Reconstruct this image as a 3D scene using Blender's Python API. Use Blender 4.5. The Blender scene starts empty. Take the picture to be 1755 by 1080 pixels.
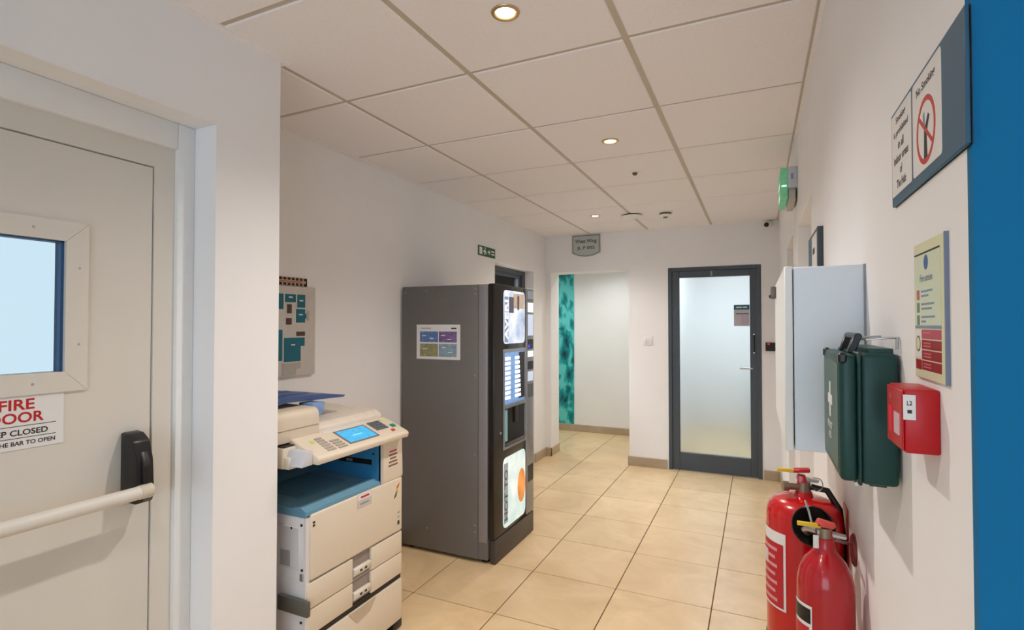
import bpy, bmesh, math, random
from mathutils import Vector, Matrix
random.seed(4)
C = bpy.context.scene.collection
S = bpy.context.scene

# ------------------------------------------------------------------ camera
cam_d = bpy.data.cameras.new('camera')
cam = bpy.data.objects.new('camera', cam_d); C.objects.link(cam)
cam_d.sensor_fit = 'HORIZONTAL'; cam_d.sensor_width = 36.0
cam_d.lens = 904.6 / 1755 * 36.0
cam_d.clip_start = 0.01
cam.location = (0, 0, 1.42464)
cam.rotation_euler = (math.pi / 2 + 0.0183, 0, 0.4349)
S.camera = cam

# ------------------------------------------------------------------ sky, exposure
W = bpy.data.worlds.new('overcast_sky'); S.world = W; W.use_nodes = True
W.node_tree.nodes['Background'].inputs[0].default_value = (0.70, 0.87, 1.0, 1)
W.node_tree.nodes['Background'].inputs[1].default_value = 1.1
S.view_settings.view_transform = 'Standard'
S.view_settings.look = 'None'
S.view_settings.exposure = 1.72
S.view_settings.gamma = 1.0
S.view_settings.use_curve_mapping = False
LAMP_W = 21.0            # watts of one warm ceiling downlight
WARM = (1.0, 0.92, 0.85)
CONE = 140; BLEND = 1.0
NEUTRAL = (0.95, 1.0, 0.96)
EM = 0.32                # backlit prints and screens, scaled to the exposure

# ------------------------------------------------------------------ materials
def lin(c):
    f = lambda v: v / 12.92 if v <= 0.04045 else ((v + 0.055) / 1.055) ** 2.4
    return tuple(f(v / 255) for v in c) + (1,)
MATS = {}
def mat(name, rgb, rough=0.5, metal=0.0, var=0.04, scale=30, bump=0.0, emit=0.0, coat=0.0, trans=0.0, ior=1.45, vscale=None):
    if name in MATS: return MATS[name]
    m = bpy.data.materials.new(name); m.use_nodes = True
    nt = m.node_tree; b = nt.nodes['Principled BSDF']
    tc = nt.nodes.new('ShaderNodeTexCoord'); n = nt.nodes.new('ShaderNodeTexNoise')
    n.inputs['Scale'].default_value = scale; n.inputs['Detail'].default_value = 3
    nt.links.new(tc.outputs['Object'], n.inputs['Vector'])
    r = nt.nodes.new('ShaderNodeValToRGB'); c = lin(rgb)
    r.color_ramp.elements[0].position = 0.3; r.color_ramp.elements[1].position = 0.7
    r.color_ramp.elements[0].color = tuple(v * (1 - var) for v in c[:3]) + (1,)
    r.color_ramp.elements[1].color = tuple(min(1, v * (1 + var)) for v in c[:3]) + (1,)
    nt.links.new(n.outputs['Fac'], r.inputs['Fac']); nt.links.new(r.outputs['Color'], b.inputs['Base Color'])
    b.inputs['Roughness'].default_value = rough; b.inputs['Metallic'].default_value = metal
    b.inputs['IOR'].default_value = ior
    if coat: b.inputs['Coat Weight'].default_value = coat; b.inputs['Coat Roughness'].default_value = 0.08
    if trans: b.inputs['Transmission Weight'].default_value = trans
    if emit:
        nt.links.new(r.outputs['Color'], b.inputs['Emission Color']); b.inputs['Emission Strength'].default_value = emit * EM
    if bump:
        bp = nt.nodes.new('ShaderNodeBump'); bp.inputs['Strength'].default_value = bump; bp.inputs['Distance'].default_value = 0.002
        nt.links.new(n.outputs['Fac'], bp.inputs['Height']); nt.links.new(bp.outputs['Normal'], b.inputs['Normal'])
    MATS[name] = m
    return m
def clear_glass(name, tint, gloss=0.08):
    m = bpy.data.materials.new(name); m.use_nodes = True; nt = m.node_tree
    nt.nodes.remove(nt.nodes['Principled BSDF']); o = nt.nodes['Material Output']
    t = nt.nodes.new('ShaderNodeBsdfTransparent'); t.inputs[0].default_value = tint + (1,)
    g = nt.nodes.new('ShaderNodeBsdfGlossy'); g.inputs['Roughness'].default_value = 0.03
    fr = nt.nodes.new('ShaderNodeFresnel'); fr.inputs[0].default_value = 1.25
    x = nt.nodes.new('ShaderNodeMixShader')
    nt.links.new(fr.outputs[0], x.inputs[0]); nt.links.new(t.outputs[0], x.inputs[1]); nt.links.new(g.outputs[0], x.inputs[2])
    nt.links.new(x.outputs[0], o.inputs[0]); MATS[name] = m
    return m

wall_m = mat('wall_paint', (243, 241, 241), 0.75, var=0.015, scale=3, bump=0.03)
ceil_m = mat('ceiling_board', (246, 242, 244), 0.85, var=0.02, scale=90, bump=0.15)
grid_m = mat('ceiling_grid', (196, 186, 170), 0.5, var=0.02)
tile_m = None
def stone(name, a, b2, rough):
    m = bpy.data.materials.new(name); m.use_nodes = True; nt = m.node_tree; b = nt.nodes['Principled BSDF']
    g = nt.nodes.new('ShaderNodeNewGeometry')
    n1 = nt.nodes.new('ShaderNodeTexNoise'); n1.inputs['Scale'].default_value = 3.2; n1.inputs['Detail'].default_value = 8; n1.inputs['Roughness'].default_value = 0.62
    n1.inputs['Distortion'].default_value = 0.8
    nt.links.new(g.outputs['Position'], n1.inputs['Vector'])
    r = nt.nodes.new('ShaderNodeValToRGB')
    r.color_ramp.elements[0].position = 0.28; r.color_ramp.elements[0].color = lin(a)
    r.color_ramp.elements[1].position = 0.68; r.color_ramp.elements[1].color = lin(b2)
    nt.links.new(n1.outputs['Fac'], r.inputs['Fac'])
    oi = nt.nodes.new('ShaderNodeObjectInfo'); hv = nt.nodes.new('ShaderNodeHueSaturation')
    mr = nt.nodes.new('ShaderNodeMapRange'); mr.inputs['To Min'].default_value = 0.95; mr.inputs['To Max'].default_value = 1.04
    nt.links.new(oi.outputs['Random'], mr.inputs['Value']); nt.links.new(mr.outputs[0], hv.inputs['Value'])
    nt.links.new(r.outputs['Color'], hv.inputs['Color']); nt.links.new(hv.outputs['Color'], b.inputs['Base Color'])
    b.inputs['Roughness'].default_value = rough
    bp = nt.nodes.new('ShaderNodeBump'); bp.inputs['Strength'].default_value = 0.06; bp.inputs['Distance'].default_value = 0.003
    nt.links.new(n1.outputs['Fac'], bp.inputs['Height']); nt.links.new(bp.outputs['Normal'], b.inputs['Normal'])
    MATS[name] = m; return m
tile_m = stone('floor_tile_stone', (208, 178, 134), (230, 202, 160), 0.32)
skirt_m = stone('skirting_stone', (168, 148, 122), (192, 172, 146), 0.4)
grout_m = mat('grout', (92, 70, 48), 0.9)
white_m = mat('white_satin_paint', (236, 236, 234), 0.4, var=0.01)
doorp_m = mat('fire_door_paint', (220, 214, 204), 0.45, var=0.01, scale=4)
black_m = mat('black_plastic', (24, 23, 24), 0.35)
gblack_m = mat('gloss_black_plastic', (30, 27, 25), 0.2)
dgrey_m = mat('anthracite_metal', (74, 82, 90), 0.4, metal=0.1)
alu_m = mat('brushed_metal', (190, 190, 190), 0.3, metal=0.9)
cream_m = mat('copier_cream', (226, 212, 192), 0.45, var=0.01)
lcream_m = mat('copier_pale_grey', (224, 220, 220), 0.45, var=0.01)
blue_m = mat('copier_blue', (70, 130, 170), 0.4, var=0.03)
dblue_m = mat('copier_navy_blue', (66, 88, 138), 0.35, var=0.03)
vgrey_m = mat('vending_grey_steel', (114, 110, 107), 0.42, metal=0.1, var=0.02)
vlite_m = mat('vending_light_steel', (142, 139, 142), 0.36, metal=0.15, var=0.02)
red_m = mat('extinguisher_red', (196, 12, 20), 0.22, coat=0.5, var=0.03)
darkred_m = mat('carbon_dioxide_red', (178, 14, 28), 0.25, coat=0.5, var=0.03)
redp_m = mat('red_plastic', (190, 16, 26), 0.35, var=0.02)
yellow_m = mat('yellow_plastic', (235, 190, 30), 0.4)
green_m = mat('first_aid_green', (8, 60, 56), 0.38, var=0.05)
lgreen_m = mat('first_aid_panel_green', (72, 98, 86), 0.4, var=0.05)
teal_m = mat('teal_print', (16, 104, 122), 0.4)
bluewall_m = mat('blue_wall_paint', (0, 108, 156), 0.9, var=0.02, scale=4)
signblue_m = mat('sign_slate_blue', (40, 90, 118), 0.4, var=0.02)
paper_m = mat('white_print', (232, 230, 228), 0.5, var=0.01)
ink_m = mat('dark_ink', (52, 44, 40), 0.6)
redink_m = mat('red_ink', (190, 28, 36), 0.5)
rose_m = mat('rose_ink', (190, 78, 96), 0.5)
wine_m = mat('wine_red_ink', (156, 16, 34), 0.5)
notice_m = mat('notice_cream', (222, 222, 184), 0.45, var=0.02)
notice2_m = mat('notice_pale_green', (214, 224, 196), 0.45, var=0.02)
greyink_m = mat('grey_blue_ink', (130, 150, 175), 0.5)
sblue_m = mat('sign_blue', (60, 100, 160), 0.5)
sgreen_m = mat('sign_green', (40, 100, 62), 0.5)
brown_m = mat('brown_print', (84, 62, 52), 0.5)
skyglass_m = clear_glass('clear_glass', (0.97, 0.985, 1.0))
tintglass_m = clear_glass('tinted_glass', (0.49, 0.505, 0.505))
frost_m = mat('frosted_glass', (232, 244, 246), 0.55, trans=1.0, ior=1.12, var=0.01)
glow_m = mat('lamp_lens_glow', (255, 226, 180), 0.5, emit=14.0, var=0.0)
lcd_m = mat('lcd_blue_screen', (70, 170, 220), 0.3, emit=0.45, var=0.15, scale=60)
exitglow_m = mat('exit_green_glow', (112, 186, 142), 0.4, emit=0.2, var=0.15, scale=40)

# ------------------------------------------------------------------ mesh helpers
BASE = {}
class B:
    def __init__(s): s.bm = bmesh.new()
    def _merge(s, t, bev=0, seg=2):
        if bev:
            bmesh.ops.bevel(t, geom=list(t.edges), offset=bev, segments=seg, affect='EDGES', profile=0.5)
        me = bpy.data.meshes.new('tmp'); t.to_mesh(me); t.free(); s.bm.from_mesh(me); bpy.data.meshes.remove(me)
        return s
    def box(s, x0, x1, y0, y1, z0, z1, bev=0, seg=2, M=None):
        t = bmesh.new(); bmesh.ops.create_cube(t, size=1)
        for v in t.verts:
            v.co = Vector(((x0 + x1) / 2 + v.co.x * (x1 - x0), (y0 + y1) / 2 + v.co.y * (y1 - y0), (z0 + z1) / 2 + v.co.z * (z1 - z0)))
        if M is not None: bmesh.ops.transform(t, matrix=M, verts=t.verts)
        return s._merge(t, bev, seg)
    def prism(s, pts, axis, a0, a1, bev=0, seg=2):
        t = bmesh.new()
        def P(p, a): return {'x': (a, p[0], p[1]), 'y': (p[0], a, p[1]), 'z': (p[0], p[1], a)}[axis]
        lo = [t.verts.new(P(p, a0)) for p in pts]; hi = [t.verts.new(P(p, a1)) for p in pts]
        t.faces.new(lo); t.faces.new(hi); n = len(pts)
        for i in range(n): t.faces.new((lo[i], lo[(i + 1) % n], hi[(i + 1) % n], hi[i]))
        bmesh.ops.recalc_face_normals(t, faces=t.faces)
        return s._merge(t, bev, seg)
    def lathe(s, prof, c=(0, 0, 0), axis=(0, 0, 1), seg=32, a0=0, a1=2 * math.pi):
        t = bmesh.new(); q = Vector((0, 0, 1)).rotation_difference(Vector(axis).normalized()); c = Vector(c)
        full = abs(a1 - a0 - 2 * math.pi) < 1e-6; n = seg if full else seg + 1
        rings = []
        for r, z in prof:
            if r < 1e-6: rings.append([t.verts.new(c + q @ Vector((0, 0, z)))])
            else: rings.append([t.verts.new(c + q @ Vector((r * math.cos(a0 + (a1 - a0) * k / seg), r * math.sin(a0 + (a1 - a0) * k / seg), z))) for k in range(n)])
        for a, b in zip(rings, rings[1:]):
            for k in range(seg):
                k2 = (k + 1) % n
                if len(a) == 1 and len(b) == 1: continue
                if len(a) == 1: t.faces.new((a[0], b[k], b[k2]))
                elif len(b) == 1: t.faces.new((a[k], b[0], a[k2]))
                else: t.faces.new((a[k], b[k], b[k2], a[k2]))
        bmesh.ops.recalc_face_normals(t, faces=t.faces)
        return s._merge(t)
    def cyl(s, p0, p1, r0, r1=None, seg=16):
        r1 = r0 if r1 is None else r1; p0 = Vector(p0); d = Vector(p1) - p0
        return s.lathe([(0, 0), (r0, 0), (r1, d.length), (0, d.length)], p0, d, seg)
    def tube(s, pts, r, seg=8):
        pts = [Vector(p) for p in pts]; t = bmesh.new(); rings = []
        for i, p in enumerate(pts):
            d = (pts[min(i + 1, len(pts) - 1)] - pts[max(i - 1, 0)]).normalized()
            u = d.orthogonal().normalized() if i == 0 else (u - d * u.dot(d)).normalized(); w = d.cross(u)
            rings.append([t.verts.new(p + (u * math.cos(2 * math.pi * k / seg) + w * math.sin(2 * math.pi * k / seg)) * r) for k in range(seg)])
        for a, b in zip(rings, rings[1:]):
            for k in range(seg): t.faces.new((a[k], b[k], b[(k + 1) % seg], a[(k + 1) % seg]))
        t.faces.new(rings[0]); t.faces.new(rings[-1]); bmesh.ops.recalc_face_normals(t, faces=t.faces)
        return s._merge(t)
    def out(s, name, m, parent=None, smooth=False, label=None, kind=None):
        base = BASE[parent.name] if parent else Vector()
        if base.length: bmesh.ops.translate(s.bm, verts=s.bm.verts, vec=-base)
        me = bpy.data.meshes.new(name); s.bm.to_mesh(me); s.bm.free()
        if smooth:
            for p in me.polygons: p.use_smooth = True
            if smooth != 'all': me.set_sharp_from_angle(angle=math.radians(38))
        me.materials.append(m); o = bpy.data.objects.new(name, me); C.objects.link(o)
        if parent: o.parent = parent
        BASE[o.name] = base
        if label: o['label'] = label
        if kind: o['kind'] = kind
        return o
def bx(name, m, parent, x0, x1, y0, y1, z0, z1, bev=0, seg=2, label=None):
    return B().box(x0, x1, y0, y1, z0, z1, bev, seg).out(name, m, parent, smooth=bool(bev), label=label)
def thing(name, label, cat, loc, group=None, kind=None):
    o = bpy.data.objects.new(name, None); C.objects.link(o); o.location = loc; o.empty_display_size = 0.05
    BASE[o.name] = Vector(loc); tag(o, label, cat, group, kind); return o
def tag(o, label, cat, group=None, kind=None):
    o['label'] = label; o['category'] = cat
    if group: o['group'] = group
    if kind: o['kind'] = kind
    return o
def struct(name, b, m, label, cat, smooth=False):
    return tag(b.out(name, m, None, smooth), label, cat, kind='structure')
def text(name, s, c, right, up, w, h, m, parent, bold=0.0, depth=0.0006, label=None):
    """lettering fitted into a w x h box centred at c on the plane right / up"""
    cu = bpy.data.curves.new('tmp', 'FONT'); cu.body = s; cu.resolution_u = 3; cu.offset = bold; cu.fill_mode = 'BOTH'
    to = bpy.data.objects.new('tmp', cu); C.objects.link(to)
    dg = bpy.context.evaluated_depsgraph_get(); me = bpy.data.meshes.new_from_object(to.evaluated_get(dg))
    bpy.data.objects.remove(to); bpy.data.curves.remove(cu)
    xs = [v.co.x for v in me.vertices]; ys = [v.co.y for v in me.vertices]
    x0, x1, y0, y1 = min(xs), max(xs), min(ys), max(ys)
    R = Vector(right); Uv = Vector(up); N = R.cross(Uv); base = BASE[parent.name]; c = Vector(c)
    sx = w / (x1 - x0); sy = h / (y1 - y0) if h else sx
    for v in me.vertices:
        v.co = c + R * ((v.co.x - (x0 + x1) / 2) * sx) + Uv * ((v.co.y - (y0 + y1) / 2) * sy) + N * depth - base
    me.materials.append(m); me.name = name
    o = bpy.data.objects.new(name, me); C.objects.link(o); o.parent = parent; BASE[o.name] = base
    if label: o['label'] = label
    return o
def fit_to(t, axes):
    """rescale a finished wall sign about its own extents: axes = {axis: (old0, old1, new0, new1)}"""
    base = BASE[t.name]
    for o in t.children_recursive:
        for v in o.data.vertices:
            for a, (p, q, u, w) in axes.items():
                v.co[a] = u + (v.co[a] + base[a] - p) * (w - u) / (q - p) - base[a]
XP, XN, YP, YN, ZP = (1, 0, 0), (-1, 0, 0), (0, 1, 0), (0, -1, 0), (0, 0, 1)
def arc(cx, cy, r, a0, a1, n=6):
    return [(cx + r * math.cos(math.radians(a0 + (a1 - a0) * k / n)), cy + r * math.sin(math.radians(a0 + (a1 - a0) * k / n))) for k in range(n + 1)]
def rrect(x0, x1, y0, y1, r, n=5):
    return arc(x1 - r, y1 - r, r, 0, 90, n) + arc(x0 + r, y1 - r, r, 90, 180, n) + arc(x0 + r, y0 + r, r, 180, 270, n) + arc(x1 - r, y0 + r, r, 270, 360, n)

# ================================================================== THE SETTING
ZC = 2.385; ZT = ZC + 0.25
XR, XL, XN_, YB = 0.19, -2.10, -1.575, 5.40

# floor: grout bed and stone tiles
floor = struct('floor', B().box(-4.2, 3.3, -3.2, 8.4, -0.12, -0.003), grout_m, 'beige square stone tiles laid across the corridor floor', 'floor')
tw, td = 0.484, 0.494
me = None; x00, y00 = -1.187, 2.35
for i in range(-6, 9):
    for j in range(-11, 13):
        xa, ya = x00 + i * tw, y00 + j * td
        if xa > 3.0 or ya < -3.1 or ya > 8.3 or xa + tw < -4.1: continue
        if me is None:
            b = B(); t = bmesh.new(); bmesh.ops.create_cube(t, size=1)
            for v in t.verts: v.co = Vector((v.co.x * (tw - 0.005), v.co.y * (td - 0.005), v.co.z * 0.012 - 0.006))
            top = [e for e in t.edges if all(v.co.z > -0.001 for v in e.verts)]
            bmesh.ops.bevel(t, geom=top, offset=0.0015, segments=1, affect='EDGES')
            b._merge(t); o = b.out('tile', tile_m, floor); me = o.data
        else:
            o = bpy.data.objects.new('tile', me); C.objects.link(o); o.parent = floor
        o.location = (xa + tw / 2, ya + td / 2, 0)

# ceiling: plenum slab, recessed grid bars, lay-in boards
ceil = struct('ceiling', B().box(-4.2, 3.3, -3.2, 8.4, ZT, ZT + 0.1), ceil_m, 'white suspended ceiling of square boards in a grid', 'ceiling')
cx = [-2.204, -1.600, -0.996, -0.394, 0.182] + [0.182 + 0.604 * k for k in range(1, 6)]
cy = [1.13 + 0.62 * k for k in range(-7, 12)]
xlo, xhi, ylo, yhi = -4.1, 3.2, -3.1, 8.3
def clipbox(x0, x1, y0, y1):
    return max(x0, xlo), min(x1, xhi), max(y0, ylo), min(y1, yhi)
cxx = [-2.204 - 0.604 * k for k in (3, 2, 1)] + cx
GB = {}
for x in cxx:
    b = B(); b.box(x - 0.014, x + 0.014, ylo, yhi, ZC + 0.004, ZC + 0.03); b.out('grid_runner', grid_m, ceil)
tmesh = {}
for a, x in enumerate(cxx[:-1]):
    x1 = cxx[a + 1]
    for j, y in enumerate(cy[:-1]):
        y1 = cy[j + 1]
        if y > yhi - 0.1: continue
        w, d = round(x1 - x - 0.022, 3), round(y1 - y - 0.018, 3)
        if (w, d) not in tmesh:
            b = B(); t = bmesh.new(); bmesh.ops.create_cube(t, size=1)
            for v in t.verts: v.co = Vector((v.co.x * w, v.co.y * d, v.co.z * 0.016 + 0.008))
            bot = [e for e in t.edges if all(v.co.z < 0.001 for v in e.verts)]
            bmesh.ops.bevel(t, geom=bot, offset=0.004, segments=1, affect='EDGES'); b._merge(t)
            o = b.out('ceiling_tile', ceil_m, ceil); tmesh[(w, d)] = o.data
        else:
            o = bpy.data.objects.new('ceiling_tile', tmesh[(w, d)]); C.objects.link(o); o.parent = ceil
        o.location = ((x + x1) / 2, (y + y1) / 2, ZC)
        k = round(w, 3)
        if k not in GB:
            b = B(); b.box(-w / 2, w / 2, -0.012, 0.012, ZC + 0.005, ZC + 0.028)
            g = b.out('grid_bar', grid_m, ceil); GB[k] = g.data
        else:
            g = bpy.data.objects.new('grid_bar', GB[k]); C.objects.link(g); g.parent = ceil
        g.location = ((x + x1) / 2, y, 0)
# perimeter trims
struct('trim_1', B().box(XR - 0.012, XR, 0.662, YB, ZC - 0.006, ZC + 0.02), ceil_m, 'slim white angle trim where ceiling meets the right wall', 'trim')
struct('trim_2', B().box(XL, XL + 0.022, 1.38, YB, ZC - 0.003, ZC + 0.02), ceil_m, 'slim white angle trim where ceiling meets the left wall', 'trim')
struct('trim_3', B().box(XN_, XN_ + 0.022, -3, 1.38, ZC - 0.004, ZC + 0.02).box(XN_ - 0.02, XN_ + 0.022, 1.38, 1.40, ZC - 0.004, ZC + 0.02), ceil_m,
       'slim white angle trim above the fire door wall', 'trim')

# walls
# near left wall with the fire door opening, and the return that forms the recess
b = B()
b.box(-1.86, XN_, -3.1, 0.02, 0, ZT); b.box(-1.86, XN_, 0.02, 1.131, 2.07, ZT)
b.prism([(-1.575, 1.131), (-1.575, 1.38), (-2.3, 1.38), (-2.3, 1.25), (-1.86, 1.25), (-1.86, 1.131)], 'z', 0, ZT)
struct('wall_near', b, wall_m, 'white painted wall around the fire door at left', 'wall')
# left wall of the corridor with a side door opening
b = B(); b.box(-2.3, XL, 1.38, 4.16, 0, ZT); b.box(-2.3, XL, 4.16, 5.06, 1.975, ZT); b.box(-2.3, XL, 5.06, YB, 0, ZT)
struct('wall_left', b, wall_m, 'long white wall behind the photocopier and vending machine', 'wall')
struct('wall_side_room', B().box(-3.6, -3.5, 3.8, 5.4, 0, ZT).box(-3.5, -2.3, 3.7, 3.8, 0, ZT), wall_m, 'pale wall of the room beyond the glazed side door', 'wall')
# back wall with passage opening and glazed door
b = B()
b.box(-4.1, -2.04, YB, YB + 0.25, 0, ZT); b.box(-2.04, -1.19, YB, YB + 0.25, 1.99, ZT); b.box(-1.19, -0.80, YB, YB + 0.25, 0, ZT)
b.box(-0.80, 0.035, YB, YB + 0.25, 1.985, ZT); b.box(0.035, 1.2, YB, YB + 0.25, 0, ZT)
struct('wall_back', b, wall_m, 'white end wall with the passage opening and glazed door', 'wall')
# right wall with two doorways, ends in a blue face
b = B()
RT = 0.55
b.box(XR, XR + RT, 0.662, 2.30, 0, ZT); b.box(XR, XR + RT, 2.30, 3.04, 1.92, ZT); b.box(XR, XR + RT, 3.04, 3.42, 0, ZT)
b.box(XR, XR + RT, 3.42, 4.10, 1.945, ZT); b.box(XR, XR + RT, 4.10, YB, 0, ZT)
struct('wall_right', b, wall_m, 'long white wall carrying the safety equipment', 'wall')
struct('wall_blue_end', B().box(XR, XR + 2.8, 0.648, 0.662, 0, ZT), bluewall_m, 'bright blue painted wall face at the right edge', 'wall')
for k, (ya, yb, zt, lab) in enumerate(((2.30, 3.04, 1.92, 'white door set deep in the nearer doorway of right wall'), (3.42, 4.10, 1.945, 'white door set deep in the farther doorway of right wall'))):
    d = thing('door_%d' % (4 + k), lab, 'door', (XR + 0.2, (ya + yb) / 2, 0), kind='structure')
    bx('leaf', white_m, d, XR + 0.20, XR + 0.24, ya + 0.04, yb - 0.04, 0.005, zt - 0.04, 0.002)
    B().box(XR + 0.19, XR + 0.25, ya, ya + 0.04, 0, zt).box(XR + 0.19, XR + 0.25, yb - 0.04, yb, 0, zt).box(XR + 0.19, XR + 0.25, ya + 0.04, yb - 0.04, zt - 0.04, zt).out('frame', white_m, d)
    B().cyl((XR + 0.2, ya + 0.1, 1.0), (XR + 0.155, ya + 0.1, 1.0), 0.008).cyl((XR + 0.155, ya + 0.095, 1.0), (XR + 0.155, ya + 0.2, 1.0), 0.008).out('handle', alu_m, d, True)
# passage beyond the opening
struct('wall_passage', B().box(-4.2, -1.0, 6.80, 6.95, 0, ZT).box(-4.2, -4.1, 5.5, 6.8, 0, ZT), wall_m, 'bright white passage wall beyond the opening', 'wall')
struct('wall_back_room', B().box(-1.0, -0.9, YB + 0.25, 8.3, 0, ZT).box(-0.9, 1.3, 8.0, 8.1, 0, ZT).box(1.2, 1.3, YB, 8.0, 0, ZT), wall_m, 'white wall of the room behind the frosted door', 'wall')
# unseen lobby invented around the camera, glazed to supply daylight
b = B(); b.box(XN_ - 0.25, 3.1, -3.2, -3.0, 0, 0.35); b.box(XN_ - 0.25, 3.1, -3.2, -3.0, 2.25, ZT); b.box(-1.825, -1.35, -3.2, -3.0, 0.35, 2.25); b.box(2.85, 3.1, -3.2, -3.0, 0.35, 2.25)
struct('wall_front', b, wall_m, 'unseen white lobby wall around the added daylight window', 'wall')
struct('wall_lobby', B().box(3.0, 3.15, -3.0, 0.65, 0, ZT), bluewall_m, 'unseen lobby wall coloured blue to cut bounced light', 'wall')  # out of view; blue chosen to cut bounce onto the near left wall
wn = thing('added_window_1', 'unseen lobby window added behind the viewer for daylight', 'window', (0.75, -3.1, 0.35), kind='structure')  # unseen window, added to let sky light into the corridor
b = B()
for x in (-1.35, 0.02, 1.42, 2.80): b.box(x, x + 0.05, -3.13, -3.07, 0.35, 2.25)
b.box(-1.35, 2.85, -3.13, -3.07, 0.35, 0.40); b.box(-1.35, 2.85, -3.13, -3.07, 2.20, 2.25); b.out('window_frame', dgrey_m, wn)
for x0, x1 in ((-1.30, 0.02), (0.07, 1.42), (1.47, 2.80)): bx('pane', skyglass_m, wn, x0, x1, -3.103, -3.097, 0.40, 2.20)

# stone skirting
def skirt(name, segs, lab):
    b = B()
    for s in segs: b.box(*s, 0, 0.09, 0.003, 1)
    struct(name, b, skirt_m, lab, 'baseboard')
skirt('baseboard_back', [(-1.205, -0.815, YB - 0.012, YB), (-1.205, -1.19, YB, YB + 0.25), (0.045, XR, YB - 0.012, YB), (-2.04, -2.028, YB - 0.012, YB + 0.25), (XL, -2.028, YB - 0.012, YB)], 'low beige stone skirting along the end wall')
skirt('baseboard_left', [(XL, XL + 0.012, 1.38, 4.15), (XL, XL + 0.012, 5.07, YB - 0.012), (XL - 0.10, XL, 5.048, 5.06)], 'low beige stone skirting along the left wall')
skirt('baseboard_right', [(XR - 0.012, XR, 0.66, 2.29), (XR - 0.012, XR, 3.05, 3.41), (XR - 0.012, XR, 4.11, YB - 0.012)], 'low beige stone skirting along the right wall')
skirt('baseboard_passage', [(-4.1, -1.0, 6.788, 6.80)], 'low beige stone skirting below the teal mural')

# ------------------------------------------------------------------ fire door
dx = -1.70
d = thing('door_1', 'cream fire door with a glazed vision panel and push bar', 'door', (dx, 0.55, 0), kind='structure')
# leaf with a hole for the vision panel
b = B(); gy0, gy1, gz0, gz1 = 0.40, 0.784, 1.298, 1.651
b.box(dx - 0.045, dx, 0.10, gy0, 0.005, 1.912); b.box(dx - 0.045, dx, gy1, 1.010, 0.005, 1.912)
b.box(dx - 0.045, dx, gy0, gy1, 0.005, gz0); b.box(dx - 0.045, dx, gy0, gy1, gz1, 1.912); b.out('leaf', doorp_m, d)
b = B()
for (ya, yb) in ((1.0135, 1.075), (0.035, 0.0965)):
    b.box(dx - 0.06, dx + 0.006, ya, yb, 0, 1.9155)
b.box(dx - 0.06, dx + 0.006, 0.035, 1.075, 1.9155, 1.985)
b.out('frame', doorp_m, d, label='cream door stop frame')
b = B(); b.box(dx - 0.07, dx + 0.022, 1.075, 1.131, 0, 2.07, 0.004, 2); b.box(dx - 0.07, dx + 0.022, 0.02, 0.035, 0, 2.07); b.box(dx - 0.07, dx + 0.022, 0.035, 1.075, 1.985, 2.07, 0.004, 2)
b.out('architrave', white_m, d, True)
vo = 0.054; xa, xb = dx, dx + 0.007
y0, y1, z0, z1 = gy0 - vo, gy1 + vo, gz0 - vo, gz1 + vo
for pts, scr in (([(y0, z0), (y1, z0), (gy1, gz0), (gy0, gz0)], [(0.45, z0 + 0.027), (0.715, z0 + 0.027)]),
            ([(y0, z1), (gy0, gz1), (gy1, gz1), (y1, z1)], [(0.45, z1 - 0.027), (0.712, z1 - 0.027)]),
            ([(y1, z0), (y1, z1), (gy1, gz1), (gy1, gz0)], [(y1 - 0.022, 1.371), (y1 - 0.022, 1.58)]),
            ([(y0, z0), (gy0, gz0), (gy0, gz1), (y0, z1)], [(y0 + 0.022, 1.371), (y0 + 0.022, 1.58)])):
    cy_ = sum(p[0] for p in pts) / 4; cz_ = sum(p[1] for p in pts) / 4
    pts = [(cy_ + (p[0] - cy_) * 0.999, cz_ + (p[1] - cz_) * 0.997) for p in pts]
    pc = B().prism(pts, 'x', xa, xb).out('vision_bead', doorp_m, d)
    for s in scr: B().cyl((xb, s[0], s[1]), (xb + 0.0012, s[0], s[1]), 0.0035, 0.003, 10).out('screw', alu_m, pc, True)
bx('glass', tintglass_m, d, dx - 0.026, dx - 0.020, gy0, gy1, gz0, gz1)
gk = B(); gk.box(dx - 0.034, dx - 0.004, gy1 - 0.007, gy1, gz0, gz1); gk.box(dx - 0.034, dx - 0.004, gy0, gy0 + 0.007, gz0, gz1)
gk.box(dx - 0.034, dx - 0.004, gy0, gy1, gz1 - 0.004, gz1); gk.out('gasket', mat('navy_gasket', (44, 84, 130), 0.5), d)
# push bar
for yc in (0.955, 0.165):
    hb = B().prism([(dx, 0.905), (dx + 0.075, 0.905), (dx + 0.085, 0.93), (dx + 0.078, 1.03), (dx + 0.06, 1.085), (dx + 0.03, 1.105), (dx, 1.108)], 'y', yc - 0.028, yc + 0.022, 0.006, 2).out('bar_housing', black_m, d, True)
    B().prism([(dx + 0.078, 0.91), (dx + 0.10, 0.925), (dx + 0.092, 1.01), (dx + 0.070, 1.055)], 'y', yc - 0.014, yc + 0.010, 0.004, 2).out('lever_arm', black_m, hb, True)
B().cyl((dx + 0.098, 0.165, 0.945), (dx + 0.098, 0.955, 0.945), 0.0185, seg=24).out('push_bar', doorp_m, d, True)
B().cyl((dx + 0.098, 0.925, 0.945), (dx + 0.098, 0.958, 0.945), 0.020, seg=24).out('end_cap', mat('bar_cap', (206, 196, 178), 0.5), d, True)
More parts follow.
